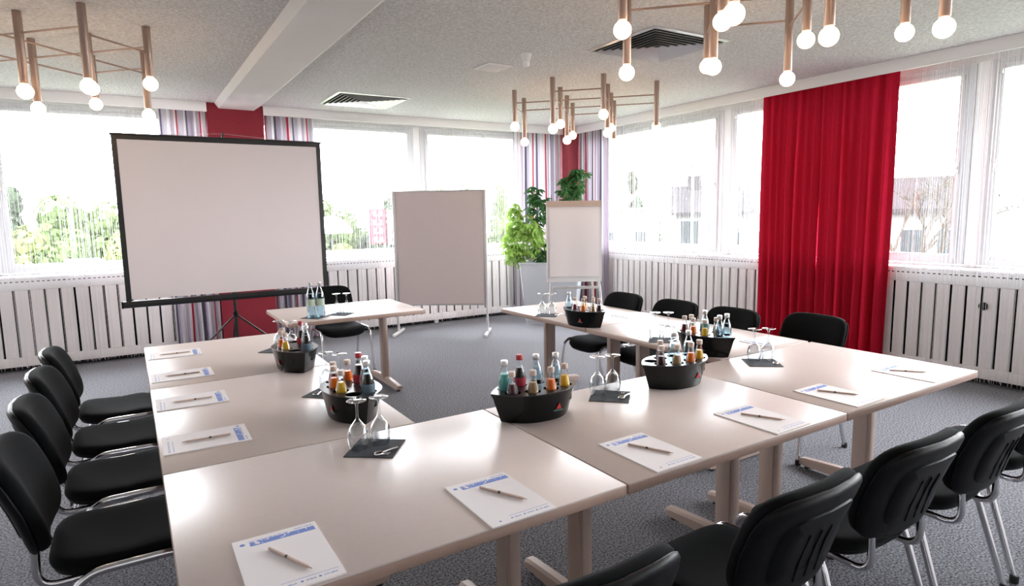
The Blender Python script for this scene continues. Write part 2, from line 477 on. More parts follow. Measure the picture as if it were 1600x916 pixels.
# pelmets that hide the curtain tracks
PZ = 2.812
struct(MB().rbox(XL, .868, 6.735, 6.755, PZ, ZC, .003).build('trim_3', M['white']), 'white pelmet left of the red pillar')
struct(MB().rbox(1.488, 6.105, 6.735, 6.755, PZ, ZC, .003).build('trim_4', M['white']), 'white pelmet right of the red pillar')
struct(MB().rbox(6.105, 6.125, YR, 6.735, PZ, ZC, .003).build('trim_5', M['white']), 'white pelmet along the right wall')
tk = MB(); tk.box(XL, .865, 6.80, 6.82, 2.86, ZC); tk.box(1.49, 6.2, 6.83, 6.85, 2.86, ZC)
struct(tk.build('trim_6', M['whitemetal'], smooth=False))
tk = MB(); tk.box(6.20, 6.22, YR, 6.6, 2.86, ZC)
struct(tk.build('trim_7', M['whitemetal'], smooth=False))

# ------------------------------------------------------------------ radiator covers made of upright boards
board_me = {p: MB().rbox(-(p - .022) / 2, (p - .022) / 2, 0, .018, 0, .715, .004, 1).mesh('board', M['board']) for p in (.132, .122)}
def radiator_cover(side, s0, s1, D, p, label, cutout=None):
    rc = empty('radiator_cover', (s0, D, 0) if side == 'back' else (D, s0, 0), 0, label, 'radiator cover', 'radiator covers under the windows')
    def add(name, mb_, m_):
        # built in wall coordinates, then moved into the local frame of the cover
        off = Vector((s0, D, 0)) if side == 'back' else Vector((D, s0, 0))
        mb_.v = [tuple(Vector(v) - off) for v in mb_.v]
        return mb_.build(name, m_, rc)
    t_ = MB(); wbox(t_, side, s0, s1, D - .002, D + .022, .868, .985, .004); add('top_rail', t_, M['white'])
    t_ = MB(); wbox(t_, side, s0, s1, D - .002, D + .022, .055, .153, .004); add('bottom_rail', t_, M['board'])
    t_ = MB(); wbox(t_, side, s0, s1, D + .10, D + .12, 0.0, .985); add('backing', t_, M['dark'])
    t_ = MB()
    n = int((s1 - s0) / .045)
    for k in range(n):
        q = s0 + (k + .5) * (s1 - s0) / n
        wbox(t_, side, q - .012, q + .012, D - .0035, D - .001, .952, .962)
    o = add('vent_slots', t_, M['shell']); o['kind'] = 'stuff'
    q = s0 + p / 2
    while q + p / 2 <= s1 + .02:
        inst('board', board_me[p], (q - s0, .004, .153) if side == 'back' else (.004, q - s0, .153), (0, 0, 0 if side == 'back' else -PI / 2), rc)
        q += p
    for q in (s0 + .02, (s0 + s1) / 2, s1 - .05):
        t_ = MB(); wbox(t_, side, q, q + .05, D + .03, D + .08, 0, .06); add('foot', t_, M['white'])
    if cutout:
        t_ = MB().lathe([(0, 0), (.036, 0), (.036, .012), (.028, .02), (0, .02)], 16)  # dark raised disc standing in for the shaded round thermostat cutout
        t_.v = [(-v[2], v[0], v[1]) for v in t_.v]
        t_.build('cutout_disc', M['shell'], rc, (-.001, cutout[0] - s0, cutout[1]))
    return rc
radiator_cover('back', -3.60, .82, 6.86, .132, 'white board radiator cover under the far left window, behind the screen')
radiator_cover('back', 1.53, 5.93, 6.86, .132, 'white board radiator cover under the far window, behind the grey pinboard')
radiator_cover('right', 3.10, 6.40, 6.275, .122, 'white board radiator cover on the right wall, left of the red curtains')
radiator_cover('right', -3.60, 2.66, 6.275, .122, 'white board radiator cover at the right picture edge, right of the red curtains', cutout=(1.015, .70))

# ------------------------------------------------------------------ string curtains (uncountable threads)
def strings(side, s0, s1, D, label, seed, dens=0.0115):
    rnd = random.Random(seed); mb = MB(); s = s0
    while s < s1:
        cl = mnoise.noise((s * 3.1, seed, 0))
        s += dens * (1 + .75 * cl) * rnd.uniform(.55, 1.5)
        w = rnd.choice((.0008, .001, .001, .0012, .0016))
        dd = D + rnd.uniform(-.012, .012)
        ph = rnd.uniform(0, 6.28); am = rnd.uniform(.001, .008); sh = rnd.uniform(-.012, .012)
        z1 = 2.87; z0 = rnd.uniform(.035, .075)
        rings = []
        for k in range(6):
            t_ = k / 5; z = z1 + (z0 - z1) * t_
            ss = s + am * math.sin(ph + 5 * t_) * t_ + sh * t_
            tri = [(ss - w, dd + w * .6), (ss + w, dd + w * .6), (ss, dd - w)]
            rings.append([(p, q, z) if side == 'back' else (q, p, z) for p, q in tri])
        mb.loft(rings, cap=False)
    o = mb.build('string_curtain', M['string'], smooth=False)
    return tag(o, label, 'string curtain', 'string curtains in front of the windows', 'stuff')
strings('back', -3.65, .34, 6.795, 'white string curtain over the far left window and radiator boards', 1)
strings('back', 2.12, 5.03, 6.795, 'white string curtain over the far window behind the grey pinboard', 2)
strings('right', 3.27, 5.85, 6.195, 'white string curtain between the corner curtain and the red curtains', 3)
strings('right', -3.65, 1.75, 6.195, 'white string curtain at the right picture edge, right of the red curtains', 4)

# ------------------------------------------------------------------ cloth curtains
def curtain(name, side, s0, s1, D, z0, z1, folds, amp, m_, label, group, seed, uvs=1.2, sway=0.0, flare=0.0):
    rnd = random.Random(seed); n = folds * 10; rows = 14
    ph = []; t_ = 0
    for k in range(n + 1):
        ph.append(t_); t_ += 1 + .5 * mnoise.noise((k * .07, seed * 3.3, 0))
    ph = [p / ph[-1] * folds * 2 * PI for p in ph]
    me = bpy.data.meshes.new(name); vs_ = []; uvv = []
    for r in range(rows + 1):
        f = r / rows; z = z1 + (z0 - z1) * f
        for k in range(n + 1):
            q = k / n
            a = amp * (.55 + .45 * min(1, f * 3)) * (.75 + .5 * mnoise.noise((q * 7, seed, f * .6)))
            s = s0 + (s1 - s0) * q + sway * f * math.sin(q * PI) + .018 * math.sin(PI * q) * mnoise.noise((q * 9, seed + 5, f * 1.5)) + flare * f * (q - .5) * 2
            p_ = ph[k] + .9 * mnoise.noise((q * 4, seed + 9, f * 1.2))
            d = D + max(-.064, min(.054, a * math.sin(p_) + .3 * a * math.sin(2.3 * p_ + seed)))
            vs_.append((s, d, z) if side == 'back' else (d, s, z)); uvv.append((q * folds * uvs * .125 + seed * .37, f))
    fs = [(r * (n + 1) + k, r * (n + 1) + k + 1, (r + 1) * (n + 1) + k + 1, (r + 1) * (n + 1) + k) for r in range(rows) for k in range(n)]
    me.from_pydata(vs_, [], fs); me.materials.append(m_)
    ul = me.uv_layers.new(name='UVMap')
    for lp in me.loops: ul.data[lp.index].uv = uvv[lp.vertex_index]
    me.polygons.foreach_set('use_smooth', [True] * len(me.polygons)); me.update()
    o = inst(name, me)
    return tag(o, label, 'curtain', group)
G_ST = 'striped curtains'; G_RED = 'red curtains'
curtain('striped_curtain', 'back', .37, .86, 6.795, .03, 2.86, 7, .030, M['striped'], 'grey, white and red striped curtain left of the dark red pillar', G_ST, 2)
curtain('striped_curtain', 'back', 1.50, 2.09, 6.795, .03, 2.86, 8, .030, M['striped'], 'grey, white and red striped curtain right of the dark red pillar', G_ST, 3)
curtain('striped_curtain', 'back', 5.06, 5.97, 6.785, .03, 2.86, 13, .026, M['striped'], 'grey, white and red striped curtain behind the leafy plant, left of the corner pillar', G_ST, 5)
curtain('striped_curtain', 'right', 5.88, 6.585, 6.195, .03, 2.86, 10, .026, M['striped'], 'grey, white and red striped curtain right of the corner pillar, behind the flipchart', G_ST, 8)
curtain('red_curtain', 'right', 2.518, 3.235, 6.19, .02, 2.86, 7, .052, M['redcurtain'], 'plain red floor-length curtain panel, the left one of the pair', G_RED, 11, flare=-.016)
curtain('red_curtain', 'right', 1.785, 2.540, 6.19, .02, 2.86, 7, .052, M['redcurtain'], 'plain red floor-length curtain panel, the right one of the pair', G_RED, 14, flare=-.016)

# ------------------------------------------------------------------ ceiling fittings
def vent(x0, x1, y0, y1, label, n=7):
    w = (x1 - x0) / 2; h = (y1 - y0) / 2
    v = empty('ceiling_vent', ((x0 + x1) / 2, (y0 + y1) / 2, ZC), 0, label, 'ceiling vent', 'square air vents in the ceiling')
    def ring(mb, a, b_, za, zb):
        """sloping square ring from half size a (z=za) to half size b_ (z=zb)"""
        c4 = lambda k, z: [(-w * k, -h * k, z), (w * k, -h * k, z), (w * k, h * k, z), (-w * k, h * k, z)]
        r1, r2 = c4(a, za), c4(b_, zb); t = .003
        mb.loft([r1, r2, [(p[0], p[1], p[2] + t) for p in r2], [(p[0], p[1], p[2] + t) for p in r1], r1], cap=False)
    f = MB(); ring(f, 1.0, .93, -.004, -.012); ring(f, .93, .915, -.012, -.001); f.build('frame', M['alu'], v)
    f = MB(); f.box(-w * .925, w * .925, -h * .925, h * .925, -.004, -.001); f.build('duct', M['dark'], v, smooth=False)
    for k in range(n):
        a = .89 - k * .12
        f = MB(); ring(f, a, max(a - .078, .02), -.022, -.005); f.build('louver', M['alu'], v, smooth=False)
    return v
vent(2.033, 2.883, 5.475, 6.275, 'square metal air vent in the ceiling near the far window')
vent(3.37, 4.205, 2.10, 2.885, 'square metal air vent in the ceiling beside the nearest chandelier')
h = empty('ceiling_hatch', (2.95, 3.74, ZC), 0.08, 'small square white ceiling panel beside the smoke detector', 'ceiling panel')
MB().rbox(-.13, .13, -.13, .13, -.014, -.001, .004).build('panel', M['white'], h)
MB().rbox(-.10, .10, -.10, .10, -.019, -.013, .004).build('cover', M['smoothplaster'], h)
s_ = empty('smoke_detector', (2.976, 3.216, ZC), 0, 'small white smoke detector hanging from the ceiling', 'smoke detector')
MB().lathe([(0, -.001), (.045, -.001), (.047, -.012), (.032, -.06), (.03, -.065), (0, -.065)], 20).build('base', M['white'], s_)
MB().lathe([(0, -.06), (.026, -.066), (.03, -.082), (.024, -.105), (0, -.115)], 20).build('sensor', M['paper'], s_)

# ------------------------------------------------------------------ chandeliers: staggered tubes on a diagonal grid, joined by thin rods
GRID = {(0, 1): 1, (0, 3): 0, (1, 0): 0, (1, 2): 0, (1, 4): 1, (2, 1): 1, (2, 3): 1, (3, 0): 1, (3, 2): 0, (3, 4): 0, (4, 3): 1, (4, 1): 0}
PT = .3585
tube_me = {}
for L_ in (0, 1):
    zb = (2.468 if L_ else 2.582) - ZC
    tube_me[L_] = (MB().lathe([(0, -.001), (.026, -.001), (.026, zb + .004), (.024, zb), (.017, zb), (.017, zb + .03), (0, zb + .03)], 20).mesh('tube', M['brass']), zb)
bulb_me = MB().lathe([(0, .03), (.014, .028), (.016, .006), (.024, -.006)] + [(.0475 * math.sin(a), -.047 + .0475 * math.cos(a)) for a in [PI * (.2 + .8 * k / 12) for k in range(13)]], 24).mesh('bulb', M['bulb'], angle=80)
rod_me = {}
for nm, dx, dy in (('a', PT, -PT), ('b', PT, PT)):
    t_ = MB().tube([(0, 0, 0), (dx, dy, 0)], .0065, 8); rod_me[nm] = t_.mesh('rod', M['brass'])
def chandelier(ox, oy, label):
    c = empty('chandelier', (ox + 2 * PT, oy + 2 * PT, ZC), 0, label, 'chandelier', 'tube chandeliers with globe bulbs')
    for (i, j), L_ in GRID.items():
        me, zb = tube_me[L_]
        x, y = (i - 2) * PT, (j - 2) * PT
        t_ = inst('tube', me, (x, y, 0), (0, 0, 0), c)
        inst('bulb', bulb_me, (0, 0, zb - .002), (0, 0, 0), t_)
        if (i + 1, j - 1) in GRID: inst('rod', rod_me['a'], (x, y, 2.785 - ZC), (0, 0, 0), c)
        if (i + 1, j + 1) in GRID: inst('rod', rod_me['b'], (x, y, 2.745 - ZC), (0, 0, 0), c)
    return c
chandelier(3.709, 3.495, 'copper tube chandelier with globe bulbs near the window corner, the farthest one')
chandelier(-1.235, 3.495, 'copper tube chandelier with globe bulbs at the upper left, left of the ceiling beam')
chandelier(2.30, 0.18, 'copper tube chandelier with globe bulbs at the upper right, the nearest one')

# ================================================================== FURNITURE
TZ = .74
def table(x0, x1, y0, y1, along, label, group, insets=(.16, .16)):
    """laminate top on two T-shaped steel legs; along = axis of the long side"""
    t = empty('conference_table', ((x0 + x1) / 2, (y0 + y1) / 2, 0), 0, label, 'table', group)
    w, d = (x1 - x0) / 2 - .0025, (y1 - y0) / 2 - .0025
    tp = MB()
    tp.rbox(-w, w, -d, d, TZ - .036, TZ - .004, .006, 2).build('edge_band', M['edge'], t)
    MB().rbox(-w + .002, w - .002, -d + .002, d - .002, TZ - .006, TZ, .002, 2).build('table_top', M['top'], t)
    hl, hd = (w, d) if along == 'x' else (d, w)
    def P(l, s): return (l, s) if along == 'x' else (s, l)
    for sgn, ins in ((-1, insets[0]), (1, insets[1])):
        l = sgn * (hl - ins)
        c = MB()
        a = P(l - .024, -.052); b_ = P(l + .024, .052)
        c.rbox(min(a[0], b_[0]), max(a[0], b_[0]), min(a[1], b_[1]), max(a[1], b_[1]), .05, TZ - .04, .01)
        a = P(l - .031, -.034); b_ = P(l + .031, .034)
        c.rbox(min(a[0], b_[0]), max(a[0], b_[0]), min(a[1], b_[1]), max(a[1], b_[1]), .05, TZ - .045, .006)
        c.build('leg', M['leg'], t)
        c = MB(); fl = hd - .09
        ring = []
        for s, zt, zb in ((-fl, .055, .022), (-fl + .03, .062, .018), (-.12, .078, .018), (.12, .078, .018), (fl - .03, .062, .018), (fl, .055, .022)):
            q = .027
            ring.append([(*P(l - q, s), zb), (*P(l + q, s), zb), (*P(l + q, s), zt - .012), (*P(l + q * .6, s), zt), (*P(l - q * .6, s), zt), (*P(l - q, s), zt - .012)])
        c.loft(ring); f = c.build('foot', M['leg'], t)
        for s in (-fl + .04, fl - .04):
            g = MB().lathe([(0, 0), (.018, 0), (.018, .019), (0, .019)], 12, (*P(l, s), 0))
            g.build('glide', M['rubber'], f)
    c = MB(); a = P(-hl + insets[0] + .03, -.02); b_ = P(hl - insets[1] - .03, .02)
    c.box(min(a[0], b_[0]), max(a[0], b_[0]), min(a[1], b_[1]), max(a[1], b_[1]), TZ - .085, TZ - .04)
    c.build('crossbar', M['leg'], t)
    return t
X1, X2, X3, XA, XR = 1.208, 2.40, 3.572, .897, 2.743
YF, YL1, YLB, YR1, YRB = .907, 2.121, 3.34, 2.135, 3.334
GT = 'conference tables in a U'
table(0, X1, 0, YF, 'x', 'beige conference table at the near left corner, closest to the camera', GT)
table(X1, X2, 0, YF, 'x', 'beige conference table in the middle of the front row', GT)
table(X2, X3, 0, YF, 'x', 'beige conference table at the near right corner, with a free right end', GT, (.15, .19))
table(0, XA, YF, YL1, 'y', 'beige conference table in the middle of the left row', GT)
table(0, XA, YL1, YLB, 'y', 'beige conference table at the far end of the left row, by the screen', GT)
table(XR, X3, YF + .012, YR1, 'y', 'beige conference table in the middle of the right row', GT)
table(XR, X3, YR1, YRB, 'y', 'beige conference table at the far end of the right row, by the flipchart', GT)
table(.992, 2.183, 3.695, 4.60, 'x', 'beige presenter table standing alone between the screen and the pinboard', None, (.24, .24))

# ------------------------------------------------------------------ chairs
def superell(a, b_, n, k=40):
    out = []
    for i in range(k):
        t_ = 2 * PI * i / k; c_, s_ = math.cos(t_), math.sin(t_)
        out.append((a * math.copysign(abs(c_) ** (2 / n), c_), b_ * math.copysign(abs(s_) ** (2 / n), s_)))
    return out
def seat_dz(x, y):
    return -.040 * max(0, (y - .07) / .145) ** 2 + .016 * (x / .235) ** 2 - .014 * math.exp(-(y / .12) ** 2) + .012 * max(0, (-y - .08) / .12) ** 2
def seat_rings(prof):
    out = []
    for sc, z in prof:
        out.append([(x * sc * (1 + .03 * y / .215), y * sc, z + seat_dz(x * sc, y * sc)) for x, y in superell(.224, .215, 4.2)])
    return out
def back_pt(x, t_, off):
    """x across, t_ up the backrest (-.165..165), off forward"""
    f = (t_ + .165) / .33
    y = -.228 - .112 * f - .014 * math.sin(PI * f) * -1 + .040 * (x / .23) ** 2 - .02
    z = .512 + .335 * f
    return (x, y + off * .95, z + off * .3)
def back_rings(prof):
    return [[back_pt(x * sc * (1 + .05 * min(0, t_ / .165)), t_ * sc, off) for x, t_ in superell(.228, .165, 4.6)] for sc, off in prof]

cm_ = {}
cm_['seat'] = MB().loft(seat_rings([(.55, .430), (.9, .430), (.975, .436), (1.0, .448), (.99, .462), (.95, .474), (.88, .480), (.7, .483), (.45, .483), (.2, .483)])).mesh('seat', M['fabric'], 80)
cm_['pan'] = MB().loft(seat_rings([(.5, .416), (.86, .418), (.955, .424), (.96, .434), (.5, .436)])).mesh('seat_pan', M['shell'], 60)
cm_['back'] = MB().loft(back_rings([(.5, .004), (.97, .004), (1.0, .012), (.995, .028), (.96, .040), (.88, .047), (.6, .047), (.3, .045)])).mesh('backrest', M['fabric'], 80)
cm_['shell'] = MB().loft(back_rings([(.5, .006), (.985, .006), (1.008, .0), (.995, -.010), (.94, -.018), (.80, -.022), (.4, -.022)])).mesh('back_shell', M['shell'], 60)
pnl = MB().loft(back_rings([(.4, -.018), (.70, -.018), (.68, -.027), (.4, -.028)]))
for xx in (-.05, 0, .05):
    pnl.tube([back_pt(xx, t_, -.0275) for t_ in (-.10, -.05, 0, .05)], .0028, 6)
cm_['panel'] = pnl.mesh('back_panel', M['shell'], 60)
for s in (-1, 1):
    x = s * .243
    p = fillet([(s * .258, .245, .012), (x, .200, .452), (x, -.125, .452), (s * .255, -.265, .012)], .075, 6)
    cm_['frame%d' % s] = MB().tube(p, .0145, 12, flat=.75, up=(1, 0, 0)).mesh('leg_frame', M['chrome'], 60)
    p = fillet([(s * .15, .02, .408), (s * .15, -.245, .398), (s * .15, -.238, .535)], .085, 7)
    cm_['sup%d' % s] = MB().tube(p, .0125, 10, flat=.8, up=(1, 0, 0)).mesh('back_support', M['chrome'], 60)
cm_['bar'] = MB().tube([(-.243, .09, .450), (-.16, .09, .408), (.16, .09, .408), (.243, .09, .450)], .010, 8).tube([(-.243, -.09, .450), (-.16, -.09, .408), (.16, -.09, .408), (.243, -.09, .450)], .010, 8).mesh('crossbar', M['chrome'], 60)
cap_me = MB().lathe([(0, 0), (.016, 0), (.0175, .008), (.0165, .034), (0, .036)], 12).mesh('foot_cap', M['rubber'])
def chair(x, y, rz, label, group):
    c = empty('conference_chair', (x, y, 0), rz, label, 'chair', group)
    inst('seat', cm_['seat'], parent=c); inst('seat_pan', cm_['pan'], parent=c)
    b_ = inst('backrest', cm_['back'], parent=c); sh = inst('back_shell', cm_['shell'], parent=c); inst('back_panel', cm_['panel'], parent=sh)
    for s in (-1, 1):
        f = inst('leg_frame', cm_['frame%d' % s], parent=c)
        inst('foot_cap', cap_me, (s * .258, .245, 0), parent=f); inst('foot_cap', cap_me, (s * .255, -.265, 0), parent=f)
        inst('back_support', cm_['sup%d' % s], parent=c)
    inst('crossbar', cm_['bar'], parent=c)
    return c
GC = 'black conference chairs'
K = 'black fabric chair with chrome legs '
for x, dy, dr, lb in ((.742, 0, 0, 'in the front row, only its backrest top showing'), (1.462, 0, .02, 'in the front row, second from the left'),
                  (2.065, 0, -.02, 'in the front row, third from the left'), (2.635, -.01, .02, 'in the front row, fourth from the left'),
                  (3.26, .0, 0, 'at the right picture edge, only its seat showing')):
    chair(x, -.128 + dy, dr, K + lb, GC)
for x, y, dr, lb in ((-.125, 1.19, .0, 'at the left row, nearest to the camera'), (-.125, 1.78, .02, 'at the left row, second from the camera'),
                 (-.135, 2.37, -.02, 'at the left row, third from the camera'), (-.14, 2.97, .01, 'at the left row, farthest from the camera')):
    chair(x, y, -PI / 2 + dr, K + lb, GC)
for x, y, dr, lb in ((3.415, 2.78, .0, 'at the right row, nearest to the flipchart'), (3.42, 2.168, .0, 'at the right row, second from the flipchart'),
                 (3.43, 1.618, .0, 'at the right row, third from the flipchart'), (3.62, 1.094, .0, 'at the right row, in front of the red curtains')):
    chair(x, y, PI / 2 + dr, K + lb, GC)
chair(1.735, 4.86, PI + .03, K + 'behind the presenter table', GC)

# ------------------------------------------------------------------ projection screen on a tripod
S = empty('projection_screen', (.93, 6.02, 0), 0, 'white projection screen with black border on a black tripod stand', 'projection screen')
SW, SZ0, SZ1 = 1.02, .725, 2.425
MB().box(-SW + .045, SW - .045, -.004, .0, SZ0 + .05, SZ1 - .03).build('screen_surface', M['screen'], S, smooth=False)
fb = MB(); fb.box(-SW, -SW + .048, -.006, .002, SZ0 + .03, SZ1); fb.box(SW - .048, SW, -.006, .002, SZ0 + .03, SZ1); fb.box(-SW + .048, SW - .048, -.006, .002, SZ1 - .045, SZ1)
fb.build('border', M['black'], S, smooth=False)
MB().tube([(-SW - .01, -.0, SZ1 + .005), (SW + .01, 0, SZ1 + .005)], .012, 10).build('top_bar', M['black'], S)
rc_ = MB().tube([(-SW - .03, 0, SZ0), (SW + .03, 0, SZ0)], .036, 16); rc_.build('roller_case', M['black'], S)
for s in (-1, 1):
    MB().tube([(s * (SW + .03), 0, SZ0), (s * (SW + .045), 0, SZ0)], .039, 16).build('end_cap', M['shell'], S)
MB().tube([(0, .06, .05), (0, .06, 1.35)], .0165, 12).build('pole', M['black'], S)
MB().tube([(0, .06, 1.3), (0, .06, SZ1 + .055)], .012, 12).build('extension_pole', M['black'], S)
MB().rbox(-.03, .03, .02, .085, SZ0 + .02, SZ0 + .09, .008).build('clamp', M['black'], S)
MB().tube([(0, .06, SZ1 + .06), (0, .01, SZ1 + .065), (0, -.012, SZ1 + .04)], .006, 8).build('hook', M['black'], S)
MB().tube([(-SW * .62, 0, SZ1 + .012), (0, .0, SZ1 + .055), (SW * .62, 0, SZ1 + .012)], .0022, 6).build('hanging_wire', M['alu'], S)
for a in (math.radians(-160), math.radians(-20), math.radians(90)):
    e = (.62 * math.cos(a), .06 + .5 * math.sin(a), .012)
    lg = MB().tube([(0, .06, .52), e], .011, 8).build('tripod_leg', M['black'], S)
    m_ = [(p + q) / 2 for p, q in zip((0, .06, .52), e)]
    MB().tube([(0, .06, .22), m_], .006, 6).build('brace', M['black'], lg)
    MB().lathe([(0, 0), (.017, 0), (.017, .02), (0, .026)], 10, (e[0], e[1], 0)).build('foot_cap', M['rubber'], lg)
MB().lathe([(0, .50), (.026, .50), (.028, .54), (.018, .56), (0, .56)], 14, (0, .06, 0)).build('collar', M['shell'], S)

# ------------------------------------------------------------------ pinboard on two T feet
bl, br = Vector((2.97, 6.41, 0)), Vector((3.93, 5.68, 0))
dv = (br - bl); bw = dv.length / 2; ang = math.atan2(dv.y, dv.x)
B = empty('pinboard', ((bl + br) / 2)[:], ang, 'pale pinkish-grey felt pinboard in a light metal frame on two feet', 'pinboard')
MB().box(-bw + .02, bw - .02, -.012, .012, .41, 1.885).build('felt_panel', M['felt'], B, smooth=False)
fr = MB()
for a in ((-bw + .012, -bw + .03, .39, 1.90), (bw - .03, bw - .012, .39, 1.90)): fr.rbox(a[0], a[1], -.016, .016, a[2], a[3], .003)
fr.rbox(-bw + .03, bw - .03, -.016, .016, .39, .412, .003); fr.rbox(-bw + .03, bw - .03, -.016, .016, 1.88, 1.90, .003)
fr.build('frame', M['alu'], B)
for s in (-1, 1):
    MB().rbox(s * bw - .014, s * bw + .014, -.016, .016, .03, 1.90, .004).build('upright', M['whitemetal'], B)
    MB().rbox(s * bw - .016, s * bw + .016, -.26, .26, .006, .042, .005).build('foot', M['whitemetal'], B)

# ------------------------------------------------------------------ flipchart
Fv = Vector((.56, -.36, 0)); fa = math.atan2(Fv.y, Fv.x)
F = empty('flipchart', (4.59, 4.66, 0), fa, 'white flipchart easel with a blank paper pad, in front of the plant', 'flipchart')
tl = math.radians(5)
def ft(x, z, off=0): return (x, off * math.cos(tl) + (z - .7) * math.sin(tl), .7 + (z - .7) * math.cos(tl) - off * math.sin(tl))
def fbox(x0, x1, z0, z1, o0, o1):
    return MB().add([ft(x, z, o) for o in (o0, o1) for x, z in ((x0, z0), (x1, z0), (x1, z1), (x0, z1))], [(0, 1, 2, 3), (7, 6, 5, 4), (4, 5, 1, 0), (5, 6, 2, 1), (6, 7, 3, 2), (7, 4, 0, 3)])
fbox(-.335, .335, .735, 1.72, 0, .02).build('board', M['white'], F, smooth=False)
fbox(-.335, .335, 1.655, 1.725, -.022, -.001).build('clamp_bar', M['beech'], F, smooth=False)
pp = MB(); n_ = 12
g = [[ft(-.30 + .605 * i / n_, .80 + .86 * j / n_, -.008 - .012 * (1 - j / n_) ** 2 - .004 * math.sin(i * .9) * (1 - j / n_)) for i in range(n_ + 1)] for j in range(n_ + 1)]
pv = [p for r in g for p in r]; nb = len(pv)
pv += [(p[0], p[1] + .006, p[2]) for p in pv]
pf = [(j * 13 + i, j * 13 + i + 1, (j + 1) * 13 + i + 1, (j + 1) * 13 + i) for j in range(12) for i in range(12)]
pf += [tuple(nb + q for q in reversed(f)) for f in pf]
rim = [i for i in range(13)] + [j * 13 + 12 for j in range(1, 13)] + [12 * 13 + i for i in range(11, -1, -1)] + [j * 13 for j in range(11, 0, -1)]
pf += [(rim[(k + 1) % 48], rim[k], rim[k] + nb, rim[(k + 1) % 48] + nb) for k in range(48)]
pp.add(pv, pf).build('paper_pad', M['paper'], F)
tr = MB().rbox(-.27, .30, -.075, .0, .655, .668, .003).rbox(-.27, .30, -.078, -.07, .655, .69, .003).build('pen_tray', M['whitemetal'], F)
for s in (-1, 1):
    MB().tube([ft(s * .30, 1.6, .03), ft(s * .31, .70, .03), (s * .36, -.12, .012)], .016, 10).build('leg', M['whitemetal'], F)
    MB().lathe([(0, 0), (.02, 0), (.02, .03), (0, .034)], 10, (s * .36, -.12, 0)).build('foot_cap', M['rubber'], F)
MB().tube([ft(.20, 1.5, .03), (.30, .48, .012)], .014, 10).build('rear_leg', M['beech'], F)
for x, lb in ((-.12, 'blue marker pen lying at the left of the flipchart tray'), (.07, 'blue marker pen lying at the right of the flipchart tray')):
    w_ = F.matrix_basis @ Vector((x, -.035, .678))
    mk = empty('marker_pen', w_[:], fa, lb, 'marker pen', 'marker pens on the flipchart')
    MB().tube([(-.06, 0, 0), (.035, 0, 0)], .0095, 10).build('barrel', M['bluemark'], mk)
    MB().tube([(.033, 0, 0), (.075, 0, 0)], .0105, 10).build('cap', M['bluemark'], mk)

# ------------------------------------------------------------------ planter and plant
pa = math.atan2(-.69, .72)
pc = Vector((4.98, 5.74, 0)) + Vector((.69, .72, 0)) * .24
PL = empty('planter', pc[:], pa, 'tall grey tapered planter in the window corner behind the flipchart', 'planter')
def sq(a, b_, z, r=.03):
    out = []
    for cx, cy_, a0 in ((a - r, b_ - r, 0), (-a + r, b_ - r, 90), (-a + r, -b_ + r, 180), (a - r, -b_ + r, 270)):
        for k in range(4):
            t_ = math.radians(a0 + 30 * k); out.append((cx + r * math.cos(t_), cy_ + r * math.sin(t_), z))
    return out
MB().loft([sq(.36, .22, .05), sq(.43, .27, .86), sq(.44, .28, .865), sq(.44, .28, .89), sq(.41, .25, .89), sq(.40, .24, .80)], cap=False).add(sq(.36, .22, .05), [tuple(range(15, -1, -1))]).build('body', M['planter'], PL)
MB().loft([sq(.35, .21, .0), sq(.35, .21, .055)]).build('plinth', M['planter'], PL)
MB().add(sq(.403, .243, .835), [tuple(range(16))]).build('soil', M['soil'], PL)
PT_ = empty('umbrella_plant', (pc.x, pc.y, .836), pa, 'leafy green umbrella plant growing from the grey planter', 'plant')
rnd = random.Random(21)
def whorl(n, ln, drop, seed):
    rw = random.Random(seed); mb = MB()
    for k in range(n):
        a = 2 * PI * k / n + rw.uniform(-.2, .2); l = ln * rw.uniform(.8, 1.1); w = l * .17
        d = drop + rw.uniform(-.2, .2)
        c_, s_ = math.cos(a), math.sin(a)
        pts = []
        for f, ww in ((.12, .25), (.4, .9), (.7, 1.0), (.9, .6), (1.0, .05)):
            r = l * f * (1 - .12 * d * f); z = -d * l * f * f * .75
            pts.append(((r * c_ - s_ * w * ww, r * s_ + c_ * w * ww, z + w * .2 * ww), (r * c_, r * s_, z), (r * c_ + s_ * w * ww, r * s_ - c_ * w * ww, z + w * .2 * ww)))
        vs_ = [p for t_ in pts for p in t_]; fs = []
        for i in range(4):
            fs += [(3 * i, 3 * i + 1, 3 * i + 4, 3 * i + 3), (3 * i + 1, 3 * i + 2, 3 * i + 5, 3 * i + 4)]
        mb.add(vs_, fs)
    mb.tube([(0, 0, -.10), (.004, 0, -.05), (0, 0, 0)], .0022, 5)
    return mb
wh = {k: [whorl(9, .092, .9, 3 + i).mesh('leaf', M[k], 80) for i in range(3)] for k in ('leaf_hi', 'leaf_lo')}
trunks = []
for (x, y, h) in ((-.16, 0, .72), (.0, .05, 1.0), (.2, .02, 1.22), (.1, -.06, .8)):
    p = smooth_path([(x * .5, y, -.02), (x * .7, y + .01, h * .4), (x * 1.1, y, h * .75), (x * 1.25, y - .01, h)], 4)
    MB().tube(p, [.012 - .007 * i / len(p) for i in range(len(p))], 7).build('stem', M['stem'], PT_)
